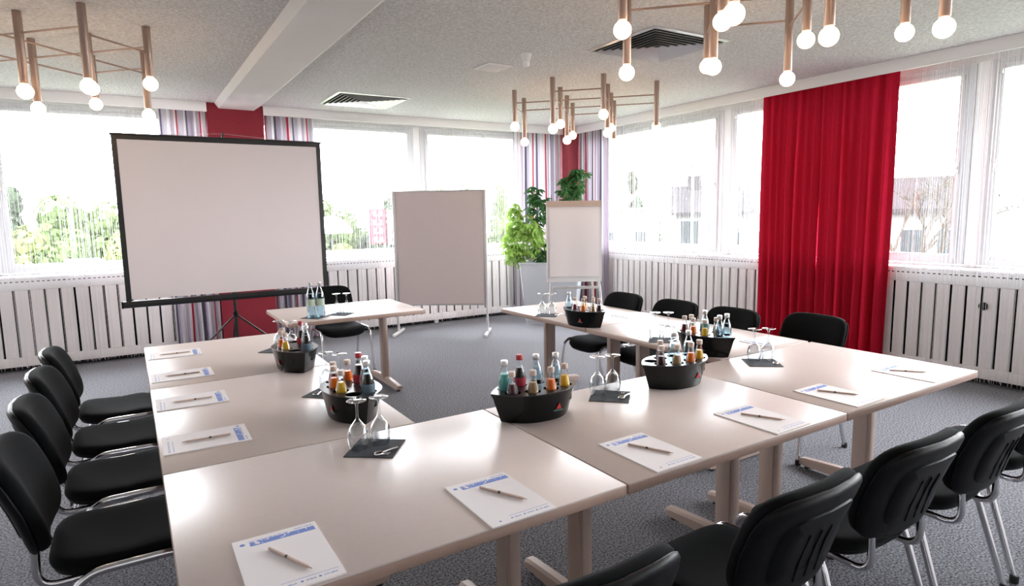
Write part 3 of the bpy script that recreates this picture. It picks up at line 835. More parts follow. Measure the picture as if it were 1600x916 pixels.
# bright foliage spilling left, older foliage climbing behind and to the right
def leaves(n, cx, cy_, cz, rx, ry, rz_, kind, sc=1.0):
    for _ in range(n):
        while True:
            a, b_, c_ = (rnd.uniform(-1, 1) for _ in range(3))
            q = a * a + b_ * b_ + c_ * c_
            if .15 < q < 1: break
        s = sc * rnd.uniform(.75, 1.25)
        inst('leaf', rnd.choice(wh[kind]), (cx + a * rx, cy_ + b_ * ry, cz + c_ * rz_), (rnd.uniform(-.6, .6) - b_ * .2, rnd.uniform(-.6, .6) + a * .5, rnd.uniform(0, 6.28)), PT_, (s, s, s))
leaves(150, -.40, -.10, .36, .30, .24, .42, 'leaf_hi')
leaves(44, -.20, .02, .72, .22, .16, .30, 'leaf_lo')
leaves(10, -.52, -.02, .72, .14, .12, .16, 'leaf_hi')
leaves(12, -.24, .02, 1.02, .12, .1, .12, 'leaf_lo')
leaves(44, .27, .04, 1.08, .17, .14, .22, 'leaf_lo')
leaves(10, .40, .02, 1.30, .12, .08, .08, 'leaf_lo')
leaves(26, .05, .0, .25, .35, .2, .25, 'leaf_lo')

# ================================================================== THINGS ON THE TABLES
# ------------------------------------------------------------------ notepads with pencils
pad_me = MB().box(-.1045, .1045, -.1465, .1465, 0, .003).mesh('sheets', M['paper'], smooth=False)
prt_me = MB().box(-.1043, .1043, -.1463, .1463, .003, .0036).mesh('printed_sheet', M['print'], smooth=False)
pen_parts = (MB().loft([[(-.0825, .0036 * math.cos(a), .0036 * math.sin(a)) for a in [PI / 3 * k for k in range(6)]], [(.066, .0036 * math.cos(a), .0036 * math.sin(a)) for a in [PI / 3 * k for k in range(6)]]]).mesh('shaft', M['pencil'], 20),
             MB().loft([[(.066, .0036 * math.cos(a), .0036 * math.sin(a)) for a in [PI / 3 * k for k in range(6)]], [(.079, .0011 * math.cos(a), .0011 * math.sin(a)) for a in [PI / 3 * k for k in range(6)]]]).mesh('sharpened_tip', M['pencilcut'], 20),
             MB().loft([[(.079, .0012 * math.cos(a), .0012 * math.sin(a)) for a in [PI / 3 * k for k in range(6)]], [(.0835, .0002 * math.cos(a), .0002 * math.sin(a)) for a in [PI / 3 * k for k in range(6)]]]).mesh('lead', M['graphite'], 20),
             MB().loft([[(-.016, .0037 * math.cos(a), .0037 * math.sin(a)) for a in [PI / 3 * k for k in range(6)]], [(-.008, .0037 * math.cos(a), .0037 * math.sin(a)) for a in [PI / 3 * k for k in range(6)]]]).mesh('printed_mark', M['graphite'], 20))
def notepad(x, y, rz, where, pen=None):
    p = empty('notepad', (x, y, TZ + .0003), rz, 'white notepad with blue header ' + where, 'notepad', 'notepads on the tables')
    inst('sheets', pad_me, parent=p); inst('printed_sheet', prt_me, parent=p)
    if pen:
        ox, oy, oa = pen
        c_, s_ = math.cos(rz), math.sin(rz)
        q = empty('pencil', (x + ox * c_ - oy * s_, y + ox * s_ + oy * c_, TZ + .0041 + .0034), rz + oa, 'wood pencil on the notepad ' + where, 'pencil', 'pencils on the notepads')
        for n_, me in zip(('shaft', 'sharpened_tip', 'lead', 'printed_mark'), pen_parts): inst(n_, me, parent=q)
FP = (.005, -.015, math.radians(-66))
notepad(.235, .158, 0, 'at the bottom left corner of the picture', FP)
notepad(.832, .145, 0, 'at the right side of the nearest table', (.02, .01, math.radians(-63)))
notepad(1.447, .160, 0, 'on the middle front table, left of another notepad', (.012, .005, math.radians(-66)))
notepad(2.055, .158, .01, 'on the middle front table, right of another notepad', (.012, .0, math.radians(-64)))
notepad(2.605, .168, .01, 'on the near right table, left of another notepad', (.02, .01, math.radians(-62)))
notepad(3.255, .168, .03, 'at the free right end of the near right table', (.008, .02, math.radians(-52)))
LP = (.004, .0, math.radians(-91))
for y, w in ((1.19, 'on the left row, nearest to the camera'), (1.79, 'on the left row, second from the camera'), (2.355, 'on the left row, third from the camera'), (2.975, 'on the left row, farthest from the camera')):
    notepad(.162, y, -PI / 2 + R.uniform(-.02, .01), w, LP)
notepad(3.395, 2.345, PI / 2 + .03, 'on the right row, farthest from the camera')
notepad(3.40, 1.80, PI / 2 - .02, 'on the right row, left of a pair of glasses')
notepad(3.37, 1.075, PI / 2 + .02, 'on the right row, behind a pair of glasses')

# ------------------------------------------------------------------ napkins, upturned glasses, bottle openers
nap_me = MB().rbox(-.0875, .0875, -.0875, .0875, 0, .003, .001, 1).mesh('napkin', M['napkin'])
emb_me = MB().tube([(-.012, 0, .0034), (-.004, .008, .0034), (.006, .004, .0034), (.013, .009, .0034)], .0012, 5).tube([(-.010, -.006, .0034), (0, -.001, .0034), (.010, -.008, .0034)], .0012, 5).mesh('printed_emblem', M['paper'])
gl_bowl = MB().lathe([(.029, 0), (.0335, .02), (.0355, .04), (.033, .06), (.024, .078), (.012, .092), (.0065, .10)], 24).lathe([(.0275, .001), (.0322, .02), (.0342, .04), (.0318, .06), (.0225, .077), (0, .090)], 24).mesh('bowl', M['glass'], 80)
gl_stem = MB().lathe([(.0065, .10), (.0042, .112), (.004, .14), (.0055, .152), (.012, .1575)], 16).mesh('stem', M['glass'], 80)
gl_foot = MB().lathe([(.012, .1575), (.031, .1615), (.0325, .163), (.031, .1645), (0, .1655)], 24).mesh('foot', M['glass'], 80)
op_me = MB().tube([(.012, 0, .0035), (.055, .004, .004), (.075, .003, .0035)], [.0035, .004, .0045], 8).mesh('handle', M['steel'])
opr_me = MB().tube([(.016, 0, .0035)] + [(-.002 + .016 * math.cos(a), .012 * math.sin(a), .0038) for a in [PI / 6 * k for k in range(0, 13)]], .0032, 7).mesh('ring', M['steel'])
def glass(x, y, label, z=TZ + .0034):
    g = empty('wine_glass', (x, y, z), R.uniform(0, 6), label, 'wine glass', 'upturned wine glasses')
    for n_, me in (('bowl', gl_bowl), ('stem', gl_stem), ('foot', gl_foot)): inst(n_, me, parent=g)
    g.scale = (1.08, 1.08, 1.08)
def napkin(x, y, rz, where):
    n_ = empty('napkin', (x, y, TZ + .0003), rz, 'dark slate napkin ' + where, 'napkin', 'napkins under the glasses')
    inst('sheet', nap_me, parent=n_); inst('printed_emblem', emb_me, (.055, -.055, 0), parent=n_)
def opener(x, y, rz, where):
    o = empty('bottle_opener', (x, y, TZ + .0036), rz, 'small steel bottle opener ' + where, 'bottle opener', 'bottle openers')
    inst('handle', op_me, parent=o); inst('ring', opr_me, parent=o)
P4 = PI / 4
def setting(x, y, rz, where, g1, g2, op):
    napkin(x, y, rz, where)
    glass(*g1, 'upturned stem glass, left of two, ' + where)
    glass(*g2, 'upturned stem glass, right of two, ' + where)
    if op: opener(*op, where)
setting(.665, .733, -.65, 'on the nearest table, in front of a drink caddy', (.613, .763), (.694, .761), (.655, .665, .18))
setting(.72, 1.545, P4, 'on the left row, behind the nearer caddy', (.738, 1.625), (.784, 1.553), (.665, 1.545, .6))
setting(.725, 2.70, P4, 'at the left row\'s far end, behind the caddy', (.745, 2.75), (.808, 2.695), (.70, 2.66, .9))
setting(1.768, .735, P4, 'in the middle of the front row, beside two caddies', (1.735, .783), (1.815, .771), (1.79, .68, .25))
setting(2.85, .735, .9, 'at the front of the right corner table', (2.855, .79), (2.93, .757), (2.885, .675, .1))
setting(2.865, 1.485, .75, 'on the inner edge of the right row', (2.842, 1.533), (2.908, 1.482), (2.87, 1.42, .2))
setting(2.848, 2.765, .78, 'at the far end of the right row', (2.826, 2.802), (2.895, 2.762), (2.905, 2.70, .3))
setting(1.488, 3.915, .75, 'on the presenter table', (1.455, 3.93), (1.535, 3.905), None)
napkin(1.255, 3.88, .7, 'under the two water bottles on the presenter table')

# ------------------------------------------------------------------ bottles
def btl(prof, n=16): return MB().lathe(prof, n)
J = [(0, 0), (.0245, 0), (.0265, .006), (.0255, .03), (.021, .085), (.0125, .128), (.0115, .15)]            # small conical juice bottle
W_ = [(0, 0), (.0255, 0), (.0275, .006), (.0275, .055), (.026, .105), (.021, .135), (.0125, .165), (.0115, .182)]  # straight water bottle
CL = [(0, 0), (.0255, 0), (.0275, .008), (.0265, .04), (.0245, .06), (.0265, .10), (.021, .135), (.0125, .17), (.0115, .19)]
def shrink(p, k, zt):
    out = [(0, .003)]
    for (r, z) in p[1:]:
        if z > zt: break
        out.append((max(r - k, 0), max(z, .003)))
    # interpolate the radius at the fill level
    for (r0, z0), (r1, z1) in zip(p[1:], p[2:]):
        if z0 <= zt <= z1:
            f = (zt - z0) / (z1 - z0); out.append((r0 + (r1 - r0) * f - k, zt)); break
    out.append((0, zt)); return out
SH = {'juice': (J, .112, .15), 'water': (W_, .14, .182), 'cola': (CL, .15, .19)}
bm_ = {}
for k, (p, fill, h_) in SH.items():
    bm_[k] = {'glass': btl(p).mesh('glass', M['glass'], 80), 'blue': btl(p).mesh('glass', M['blueglass'], 80)}
    for q in ('orange', 'yellow', 'purple', 'cherry', 'cola', 'teal', 'amber', 'water'):
        bm_[k][q] = btl(shrink(p, .0018, fill)).mesh('drink', M[q], 50)
    for q in ('cork', 'silvercap', 'redcap', 'bluecap'):
        bm_[k]['c' + q] = btl([(0, h_ - .006), (.0128, h_ - .006), (.0138, h_ - .004), (.0138, h_ + .016), (.0125, h_ + .019), (0, h_ + .019)], 14).mesh('cap', M[q], 40)
    lz = .045 if k != 'juice' else .03
    def rad(z, p=p):
        for (r0, z0), (r1, z1) in zip(p[1:], p[2:]):
            if z0 <= z <= z1: return r0 + (r1 - r0) * (z - z0) / (z1 - z0)
        return p[-1][0]
    for q in ('redlabel', 'greylabel', 'greenlabel'):
        bm_[k]['l' + q] = btl([(rad(z) + .0006, z) for z in (lz + .02, lz + .035, lz + .05, lz + .06)]).mesh('label', M[q], 60)
KIND = {  # shape, glass, drink, cap, label, words
    'orange': ('juice', 'glass', 'orange', 'cork', None, 'small orange juice bottle'),
    'yellow': ('juice', 'glass', 'yellow', 'cork', None, 'small yellow juice bottle'),
    'purple': ('juice', 'glass', 'purple', 'cork', None, 'small dark red juice bottle'),
    'cherry': ('juice', 'glass', 'cherry', 'cork', None, 'small cherry-red juice bottle'),
    'amber': ('juice', 'glass', 'amber', 'cork', None, 'small amber drink bottle'),
    'teal': ('water', 'glass', 'teal', 'silvercap', None, 'turquoise drink bottle with silver cap'),
    'cola': ('cola', 'glass', 'cola', 'redcap', 'redlabel', 'cola bottle with red cap'),
    'water': ('water', 'blue', 'water', 'silvercap', None, 'blue-grey mineral water bottle'),
    'darkcola': ('cola', 'blue', 'cola', 'silvercap', 'greylabel', 'dark soft drink bottle'),
}
def bottle(kind, loc, label, tilt=(0, 0), s=1.0):
    sh, g, dr, cp, lb, words = KIND[kind]
    o = empty('drink_bottle', loc, R.uniform(0, 6), words + label, 'bottle', 'bottles in the drink caddies')
    o.rotation_euler = (tilt[0], tilt[1], 0); o.scale = (1.04, 1.04, .87 if sh == 'juice' else .90)
    inst('glass', bm_[sh][g], parent=o); inst('drink', bm_[sh][dr], parent=o); inst('cap', bm_[sh]['c' + cp], parent=o)
    if lb: inst('label', bm_[sh]['l' + lb], parent=o)

# ------------------------------------------------------------------ drink caddies: boat-shaped black tubs with eight wells
CH = .122
HOLES = [(-.122, -.033), (-.043, -.056), (.043, -.056), (.122, -.033), (-.122, .033), (-.043, .056), (.043, .056), (.122, .033)]
HR = .0322
WD = .060
def lens(a, w, z, k=48):
    out = []
    for i in range(k):
        t_ = 2 * PI * i / k; x = a * math.cos(t_)
        y = w * (1 - abs(math.cos(t_)) ** 2.6) * (1 if math.sin(t_) >= 0 else -1)
        out.append((x, y, z))
    return out
def caddy_meshes():
    body = MB().loft([lens(.158, .088, 0), lens(.162, .091, .004), lens(.178, .100, .05), lens(.194, .110, .10), lens(.205, .117, CH - .004)], cap=True).mesh('body', M['caddy'], 45)
    bm = bmesh.new()
    def loop(pts):
        vs_ = [bm.verts.new(p) for p in pts]
        for a, b_ in zip(vs_, vs_[1:] + vs_[:1]): bm.edges.new((a, b_))
        return vs_
    loop(lens(.205, .117, CH)); hv = []
    for hx, hy in HOLES:
        hv.append(loop([(hx + HR * math.cos(2 * PI * k / 20), hy + HR * math.sin(2 * PI * k / 20), CH) for k in range(20)]))
    bmesh.ops.triangle_fill(bm, use_beauty=True, use_dissolve=False, edges=bm.edges[:], normal=(0, 0, 1))
    bm.verts.index_update()
    mb = MB(); mb.add([v.co[:] for v in bm.verts], [[v.index for v in f.verts] for f in bm.faces]); bm.free()
    lo = lens(.205, .117, CH - .004); up = lens(.205, .117, CH)
    mb.loft([lo, up], cap=False)
    rim = mb.mesh('rim', M['caddytop'], 30)
    well = MB().lathe([(HR, 0), (HR - .0008, -.004), (HR - .0022, -WD)], 20).lathe([(HR - .0022, -WD), (0, -WD)], 20).mesh('well', M['caddy'], 60)
    return body, rim, well
c_body, c_rim, c_well = caddy_meshes()
# the tub body is closed at the top by the rim plate; drop its upper cap so that the wells stay open
bmx = bmesh.new(); bmx.from_mesh(c_body); bmx.faces.ensure_lookup_table()
topf = max(bmx.faces, key=lambda f: f.calc_center_median().z + (1 if len(f.verts) > 8 else 0))
bmesh.ops.delete(bmx, geom=[topf], context='FACES_ONLY'); bmx.to_mesh(c_body); bmx.free()
tri_me = MB().loft([[(-.013, 0, 0), (.013, 0, 0), (.002, 0, .026)], [(-.013, .0015, 0), (.013, .0015, 0), (.002, .0015, .026)]]).mesh('red_sail_emblem', M['logored'], smooth=False)
lin_me = MB().box(-.022, .022, 0, .0015, -.008, -.003).mesh('emblem_line', M['logogreen'], smooth=False)
NAMES = ['front', 'front', 'front', 'front', 'rear', 'rear', 'rear', 'rear']
def caddy(x, y, rz, where, short, bots):
    c = empty('drink_caddy', (x, y, TZ), rz, 'black boat-shaped drink caddy full of bottles ' + where, 'drink caddy', 'drink caddies on the tables')
    inst('body', c_body, parent=c); inst('rim', c_rim, parent=c)
    for hx, hy in HOLES: inst('well', c_well, (hx, hy, CH), parent=c)
    for s in (1, -1):
        e = inst('red_sail_emblem', tri_me, (.05 * s, -.1005 * s, .046), (math.radians(11.5), 0, 0.0 if s > 0 else PI), c)
        inst('emblem_line', lin_me, (0, 0, 0), parent=e)
    ca, sa = math.cos(rz), math.sin(rz)
    spots = []
    for i, k in enumerate(bots):
        if k:
            hx, hy = HOLES[i]; wx, wy = x + hx * ca - hy * sa, y + hx * sa + hy * ca
            spots.append(((wx * .850 - (wy + 1.345) * .5265) / (wx * .5265 + (wy + 1.345) * .850), k, wx, wy))
    spots.sort()                                   # left to right as the room is seen from the front row
    seen = {}; cnt = {}
    for _, k, wx, wy in spots: seen[k] = seen.get(k, 0) + 1
    for _, k, wx, wy in spots:
        cnt[k] = cnt.get(k, 0) + 1
        which = ' '
        if seen[k] > 1: which = ', %s of %s, ' % (('left', 'middle', 'right')[cnt[k] - 1] if seen[k] == 3 else ('left', 'right')[cnt[k] - 1], {2: 'two', 3: 'three'}[seen[k]])
        bottle(k, (wx, wy, TZ + CH - WD + .0005), which + 'in the ' + short, (R.uniform(-.03, .03), R.uniform(-.03, .03)))
caddy(1.345, .712, -.06, 'over the seam of the two front tables', 'caddy over the front table seam', ['purple', 'amber', 'orange', 'yellow', 'teal', 'cola', 'water', 'water'])
caddy(2.16, .715, -.05, 'on the front row, right of two glasses', 'caddy right of the front row glasses', ['purple', 'amber', 'orange', 'yellow', None, 'cherry', 'water', 'water'])
caddy(2.795, 1.085, -PI / 2 + .08, 'on the near end of the right row', 'caddy at the right row\'s near end', ['cherry', 'orange', 'yellow', 'water', 'amber', 'teal', 'purple', 'water'])
caddy(2.805, 2.225, -PI / 2 + .16, 'on the far end of the right row', 'caddy at the right row\'s far end', ['water', 'cherry', 'orange', 'amber', None, 'yellow', 'amber', 'purple'])
caddy(.715, 1.165, -PI / 2 + .05, 'on the left row, behind the upturned glasses', 'caddy behind the nearest upturned glasses', ['cherry', 'orange', 'yellow', None, 'orange', 'cola', 'darkcola', 'darkcola'])
caddy(.71, 2.165, -PI / 2 + .05, 'on the far table of the left row', 'caddy on the far left table', ['cherry', 'orange', 'yellow', None, None, 'cola', 'darkcola', 'darkcola'])

# water bottles on the presenter table
wb_p = [(0, 0), (.033, 0), (.036, .008), (.036, .07), (.034, .12), (.036, .165), (.033, .19), (.019, .235), (.0135, .255), (.0135, .275)]
for x, y, lb in ((1.225, 3.875, 'left'), (1.30, 3.87, 'right')):
    o = empty('water_bottle', (x, y, TZ + .0035), R.uniform(0, 6), 'tall pale blue water bottle on the presenter table, the %s one of two' % lb, 'bottle', 'water bottles on the presenter table')
    btl(wb_p, 20).build('glass', M['blueglass'], o, angle=80)
    btl(shrink(wb_p, .002, .20), 20).build('drink', M['water'], o, angle=60)
    btl([(.0366, .10), (.0358, .12), (.0368, .155)], 20).build('label', M['greenlabel'], o)
    btl([(0, .268), (.0145, .268), (.0155, .272), (.0155, .29), (0, .293)], 14).build('cap', M['silvercap'], o)

# ================================================================== OUTSIDE THE WINDOWS
GZ = -4.5
M['ground'] = mat('grass_and_asphalt', (0.10, 0.12, 0.08), 0.95, spec=0.0, noise=(.15, .35))
M['tree'] = cloth('tree_leaf', (0.075, 0.105, 0.045), 0.3, noise=(.5, .25))
M['tree2'] = cloth('dark_tree_leaf', (0.045, 0.06, 0.04), 0.25, noise=(.5, .25))
M['bush'] = cloth('light_bush_leaf', (0.13, 0.155, 0.06), 0.3, noise=(.8, .2))
M['bark'] = mat('bark', (0.05, 0.042, 0.036), 0.9, spec=0.0, noise=(3, .2))
M['render'] = mat('pale_house_render', (0.10, 0.10, 0.10), 0.9, spec=0.0, noise=(.5, .04))
M['tile'] = mat('grey_brown_roof_tiles', (0.030, 0.028, 0.030), 0.8, spec=0.0, noise=(4, .15))
M['housepane'] = mat('house_window_pane', (0.03, 0.034, 0.036), 0.1, spec=0.0)
M['bannered'] = mat('red_banner', (0.17, 0.03, 0.04), 0.7, spec=0.0)
M['banwhite'] = mat('white_banner_print', (0.85, 0.84, 0.83), 0.7, spec=0.0)
M['lampgrey'] = mat('grey_street_lamp', (0.075, 0.077, 0.08), 0.5, spec=0.0)
M['skyblue'] = mat('pale_blue_awning', (0.50, 0.62, 0.72), 0.6, spec=0.0)
g_ = MB().box(-120, 160, 8.5, 180, GZ - .3, GZ).build('ground_outside', M['ground'], smooth=False); struct(g_)
g_ = MB().box(7.5, 160, -80, 8.5, GZ - .3, GZ).build('ground_outside', M['ground'], smooth=False); struct(g_)

def crown_mesh(name, seed, n, leaf, m_, shape):
    rnd = random.Random(seed); mb = MB(); V_ = []; F_ = []
    blobs = []
    for _ in range(16):
        if shape == 'fir':
            z = rnd.uniform(-1, .9); r = (1 - (z + 1) / 2) * .85
            a = rnd.uniform(0, 6.28); blobs.append((Vector((r * .6 * math.cos(a), r * .6 * math.sin(a), z)), .12 + .35 * r))
        else:
            while True:
                p = Vector([rnd.uniform(-1, 1) for _ in range(3)])
                if p.length < 1: break
            blobs.append((p * .68, rnd.uniform(.28, .42)))
    for _ in range(n):
        c, r = rnd.choice(blobs)
        d = Vector([rnd.gauss(0, 1) for _ in range(3)]).normalized()
        p = c + d * r * rnd.uniform(.75, 1.05)
        t_ = d.cross(Vector([rnd.gauss(0, 1) for _ in range(3)])).normalized(); b_ = (d + .6 * Vector([rnd.gauss(0, .6) for _ in range(3)])).cross(t_).normalized()
        l = leaf * rnd.uniform(.6, 1.3); k = len(V_)
        V_ += [p - t_ * l, p + b_ * l * .6, p + t_ * l, p - b_ * l * .6]
        F_.append((k, k + 1, k + 2, k + 3))
    mb.add(V_, F_)
    return mb.mesh(name, m_, smooth=False)
CR = {('round', k): [crown_mesh('crown', 40 + i, 3400, .085, M[k], 'round') for i in range(2)] for k in ('tree', 'tree2', 'bush')}
CR[('fir', 'tree2')] = [crown_mesh('crown', 60, 3000, .07, M['tree2'], 'fir')]
rt = random.Random(5)
def tree(x, y, ztop, rx, rz_, kind, label, shape='round', group='trees outside the windows'):
    t_ = empty('tree' if kind != 'bush' else 'bush', (x, y, GZ), 0, label, 'tree' if kind != 'bush' else 'bush', group)
    cz = ztop - rz_ - GZ
    cr_ = inst('crown', rt.choice(CR[(shape, kind)]), (0, 0, cz), (0, 0, rt.uniform(0, 6)), t_, (rx, rx, rz_)); cr_['kind'] = 'stuff'
    MB().tube([(0, 0, -.1), (.1, .05, cz * .5), (0, 0, cz + rz_ * .3)], [.22, .17, .06], 8).build('trunk', M['bark'], t_)
tree(-5.1, 42.5, 4.1, 2.6, 3.9, 'tree2', 'dark pointed conifer rising at the far left window edge', 'fir')
tree(-3.7, 47.5, 3.6, 3.3, 3.8, 'tree', 'broad green tree, right of the conifer, through the far left window')
tree(-1.2, 42.0, 3.0, 2.7, 3.4, 'tree', 'green tree behind the thin white pole, through the far left window')
tree(1.5, 47.5, 3.0, 3.0, 3.4, 'tree', 'green tree beside the left border of the projection screen, through the window')
tree(-7.6, 49.0, 3.4, 3.0, 3.6, 'tree2', 'dark green tree cut by the left picture edge')
tree(-3.9, 31.7, 1.55, 2.3, 2.6, 'bush', 'pale green bush at the lower left corner of the far left window', group='bushes outside the windows')
tree(-2.0, 30.2, 1.0, 2.2, 2.4, 'tree', 'mid green bush above the white kiosk roof, through the far left window', group='bushes outside the windows')
tree(-.2, 31.0, 1.3, 2.0, 2.4, 'bush', 'pale green bush right of the white kiosk, beside the screen', group='bushes outside the windows')
tree(-5.8, 33.0, 1.6, 2.2, 2.6, 'bush', 'pale green bush at the far left picture edge', group='bushes outside the windows')
tree(11.6, 42.0, 3.0, 2.4, 3.2, 'tree', 'round green tree above the white parasol, right of the projection screen')
tree(14.2, 44.5, 2.4, 2.4, 3.0, 'tree', 'green tree between the screen and the red banners')
tree(16.8, 42.0, 3.5, 2.6, 3.8, 'tree2', 'tall green tree behind the red banners')
tree(9.6, 30.6, .35, 1.5, 1.6, 'bush', 'low pale bush under the white parasol', group='bushes outside the windows')
tree(26.4, 54.0, 4.6, 1.7, 4.5, 'tree', 'slim pale tree above the pinboard, left of two others')
tree(29.6, 54.3, 5.2, 2.0, 5.0, 'tree', 'slim pale tree above the right half of the pinboard')
tree(30.6, 49.6, 4.7, 1.8, 4.6, 'tree', 'slim pale tree between the pinboard and the plant')
tree(20.8, 39.1, 1.2, 2.2, 2.8, 'tree', 'bush behind the pinboard, seen beside the plant', group='bushes outside the windows')
tree(24.6, 40.5, 1.6, 2.6, 3.0, 'tree', 'rounded bush left of the umbrella plant, through the far window', group='bushes outside the windows')
tree(38.6, 40.6, 5.9, 2.6, 5.0, 'tree2', 'slim fir tree beside the corner curtain, through the right wall window', 'fir')
tree(45.0, 46.0, 2.9, 3.0, 3.4, 'tree2', 'rounded tree between the fir and the dark-roofed house')

# a bare-branched tree close to the right wall
bt = empty('bare_tree', (16.6, 6.4, GZ), 0, 'nearly bare small tree with thin branches right of the red curtains', 'tree', 'trees outside the windows')
rb = random.Random(9); brm = MB()
def branch(p, d, l, r, dep):
    q = p + d * l
    brm.tube([p, p + d * l * .5 + Vector((rb.uniform(-.05, .05), rb.uniform(-.05, .05), 0)) * l, q], [r, r * .85, r * .7], 5, cap=False)
    if dep == 0: return
    for _ in range(3 if dep > 1 else 4):
        nd = (d + Vector((rb.uniform(-.75, .75), rb.uniform(-.75, .75), rb.uniform(-.25, .5)))).normalized()
        branch(q, nd, l * rb.uniform(.6, .82), r * .62, dep - 1)
branch(Vector((0, 0, 0)), Vector((0, 0, 1)), 4.0, .09, 0)
for a in (0, 1.9, 3.8, 5.2): branch(Vector((0, 0, 3.9)), Vector((math.cos(a) * .45, math.sin(a) * .45, 1)).normalized(), 1.15, .055, 4)
brm.build('branches', M['bark'], bt)

# houses
def house(x, y, rz, w, d, hz, roof, label, wins, cols=None, chim=None):
    h_ = empty('house', (x, y, GZ), rz, label, 'house', 'houses outside the right windows')
    MB().box(-w, w, -d, d, 0, hz).build('wall', M['render'], h_, smooth=False)
    if roof:
        o = .35
        MB().add([(-w - o, -d - o, hz - .1), (w + o, -d - o, hz - .1), (w + o, 0, hz + roof), (-w - o, 0, hz + roof), (-w - o, d + o, hz - .1), (w + o, d + o, hz - .1),
                  (-w - o, -d - o, hz + .12), (w + o, -d - o, hz + .12), (w + o, 0, hz + roof + .25), (-w - o, 0, hz + roof + .25), (-w - o, d + o, hz + .12), (w + o, d + o, hz + .12)],
                 [(0, 3, 2, 1), (3, 4, 5, 2), (6, 7, 8, 9), (9, 8, 11, 10), (0, 1, 7, 6), (4, 10, 11, 5), (1, 2, 8, 7), (2, 5, 11, 8), (0, 6, 9, 3), (3, 9, 10, 4)]).build('roof', M['tile'], h_, smooth=False)
        MB().add([(-w, -d, hz), (-w, d, hz), (-w, 0, hz + roof), (w, -d, hz), (w, d, hz), (w, 0, hz + roof)], [(0, 2, 1), (3, 4, 5)]).build('gable', M['render'], h_, smooth=False)
    else:
        MB().box(-w - .15, w + .15, -d - .15, d + .15, hz, hz + .25).build('roof', M['lampgrey'], h_, smooth=False)
    for (cx, z0, ww, hh) in wins:
        q = MB().box(cx - ww / 2 - .08, cx + ww / 2 + .08, -d - .06, -d + .02, z0 - .08, z0 + hh + .08).build('window', M['banwhite'], h_, smooth=False)
        MB().box(cx - ww / 2, cx + ww / 2, -d - .08, -d, z0, z0 + hh).build('pane', M['housepane'], q, smooth=False)
    if chim: MB().box(chim - .5, chim + .5, -.5, .5, hz + roof * .6, hz + roof + 1.0).build('chimney', M['tile'], h_, smooth=False)
fa_ = -1.0
house(34.0, 36.2, -.75, 2.6, 2, 6.2, 0, 'flat white building right of the corner curtain, through the right wall window', [(-1.2, 3.6, .8, 1.0), (1.2, 3.6, .8, 1.0)])
house(38.6, 31.6, -.8, 2.6, 2.6, 5.9, 1.9, 'grey-roofed house with dark windows behind the street lamp', [(-1.6, 3.0, 1.3, 2.4), (.2, 4.4, 1.0, 1.0), (1.5, 3.6, .9, 1.3)], chim=-1.2)
house(42.5, 24.0, -.9, 2.4, 2.4, 6.6, 1.9, 'grey-roofed house just left of the red curtains', [(-1.3, 4.2, .9, 1.2), (.6, 4.2, .9, 1.2), (1.6, 4.2, .7, 1.2)], chim=1.2)
house(35.0, 15.6, -1.15, 3.2, 2.6, 5.9, 1.5, 'pale house behind the bare tree, right of the red curtains', [(-1.6, 3.8, .9, 1.2), (.4, 3.8, .9, 1.2), (1.9, 3.2, .9, 1.8)])
house(37.2, 7.6, -1.3, 3.0, 2.6, 6.2, 1.7, 'grey-roofed house at the right picture edge', [(-1.7, 4.0, .9, 1.2), (.2, 4.0, .9, 1.2)], chim=-1.8)

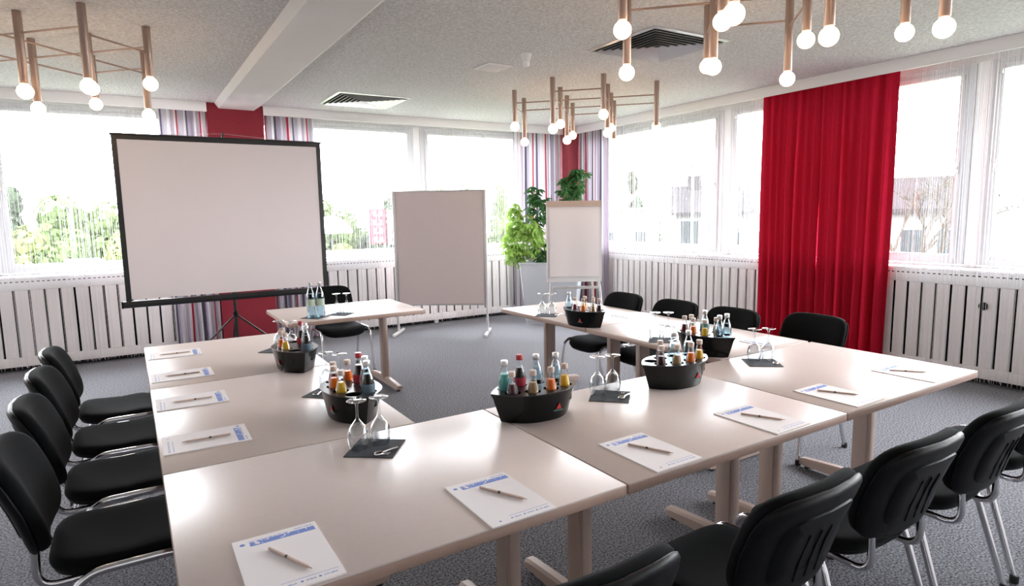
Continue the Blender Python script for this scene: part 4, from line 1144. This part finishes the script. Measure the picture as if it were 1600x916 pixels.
# street furniture
def lamp_post(x, y, zt, ax, ay, label):
    l = empty('street_lamp', (x, y, GZ), 0, label, 'street lamp', 'street lamps')
    h_ = zt - GZ
    MB().tube([(0, 0, 0), (0, 0, h_ * .5), (0, 0, h_ - .1)], [.09, .075, .06], 10).build('pole', M['lampgrey'], l)
    MB().tube([(0, 0, h_ - .12), (ax * .4, ay * .4, h_ - .02), (ax, ay, h_ + .04)], .045, 8).build('arm', M['lampgrey'], l)
    MB().tube([(ax * .55, ay * .55, h_ + .0), (ax, ay, h_ + .06), (ax * 1.35, ay * 1.35, h_ + .12)], [.05, .1, .06], 8, flat=.5).build('head', M['lampgrey'], l)
lamp_post(23.6, 19.9, 3.85, -.55, .33, 'grey street lamp with a curved head, through the right wall window')
lamp_post(12.8, 33.5, 2.62, .5, -.3, 'small street lamp above the red banners')
lamp_post(-2.25, 35.7, 2.4, .3, .1, 'thin white lamp pole among the trees, through the far left window')
def banner(x, y, w, z0, z1, label, m1, m2, n):
    b_ = empty('banner', (x, y, GZ), -.45, label, 'banner', 'banners outside the far window')
    MB().tube([(-w / 2 - .04, 0, 0), (-w / 2 - .04, 0, z1 - GZ + .1)], .035, 8).build('pole', M['lampgrey'], b_)
    MB().box(-w / 2, w / 2, -.01, .01, z0 - GZ, z1 - GZ).build('cloth', m1, b_, smooth=False)
    hh = (z1 - z0) / n
    for k in range(n):   # letter-like bars of print
        z = z0 - GZ + hh * (k + .5)
        q = MB(); q.box(-w * .28, w * .28, -.016, -.010, z - hh * .30, z - hh * .16); q.box(-w * .28, -w * .14, -.016, -.010, z - hh * .16, z + hh * .28); q.box(w * .14, w * .28, -.016, -.010, z - hh * .16, z + hh * .28)
        q.build('lettering', m2, b_, smooth=False)
banner(10.38, 27.75, .78, .28, 1.95, 'red banner with white lettering left of the pinboard', M['bannered'], M['banwhite'], 4)
banner(11.12, 27.4, .62, .25, 1.90, 'white banner with red lettering beside the pinboard edge', M['banwhite'], M['bannered'], 4)
u_p = empty('parasol', (8.45, 28.9, GZ), 0, 'white garden parasol beside the right border of the projection screen', 'parasol')
MB().tube([(0, 0, 0), (0, 0, 6.1)], .04, 8).build('pole', M['lampgrey'], u_p)
MB().lathe([(1.05, 5.35), (.98, 5.55), (.7, 5.9), (.35, 6.1), (0, 6.18)], 10).build('canopy', M['banwhite'], u_p)
kio = empty('kiosk', (-1.45, 27.6, GZ), -.1, 'low white kiosk roof with a pale blue edge, through the far left window', 'kiosk')
MB().box(-.75, .75, -.6, .6, 0, 4.3).build('wall', M['render'], kio, smooth=False)
MB().box(-.55, .55, -.68, .68, 4.3, 4.6).build('roof', M['banwhite'], kio, smooth=False)
MB().box(-.56, .56, -.70, -.66, 4.55, 4.72).build('blue_edge', M['skyblue'], kio, smooth=False)
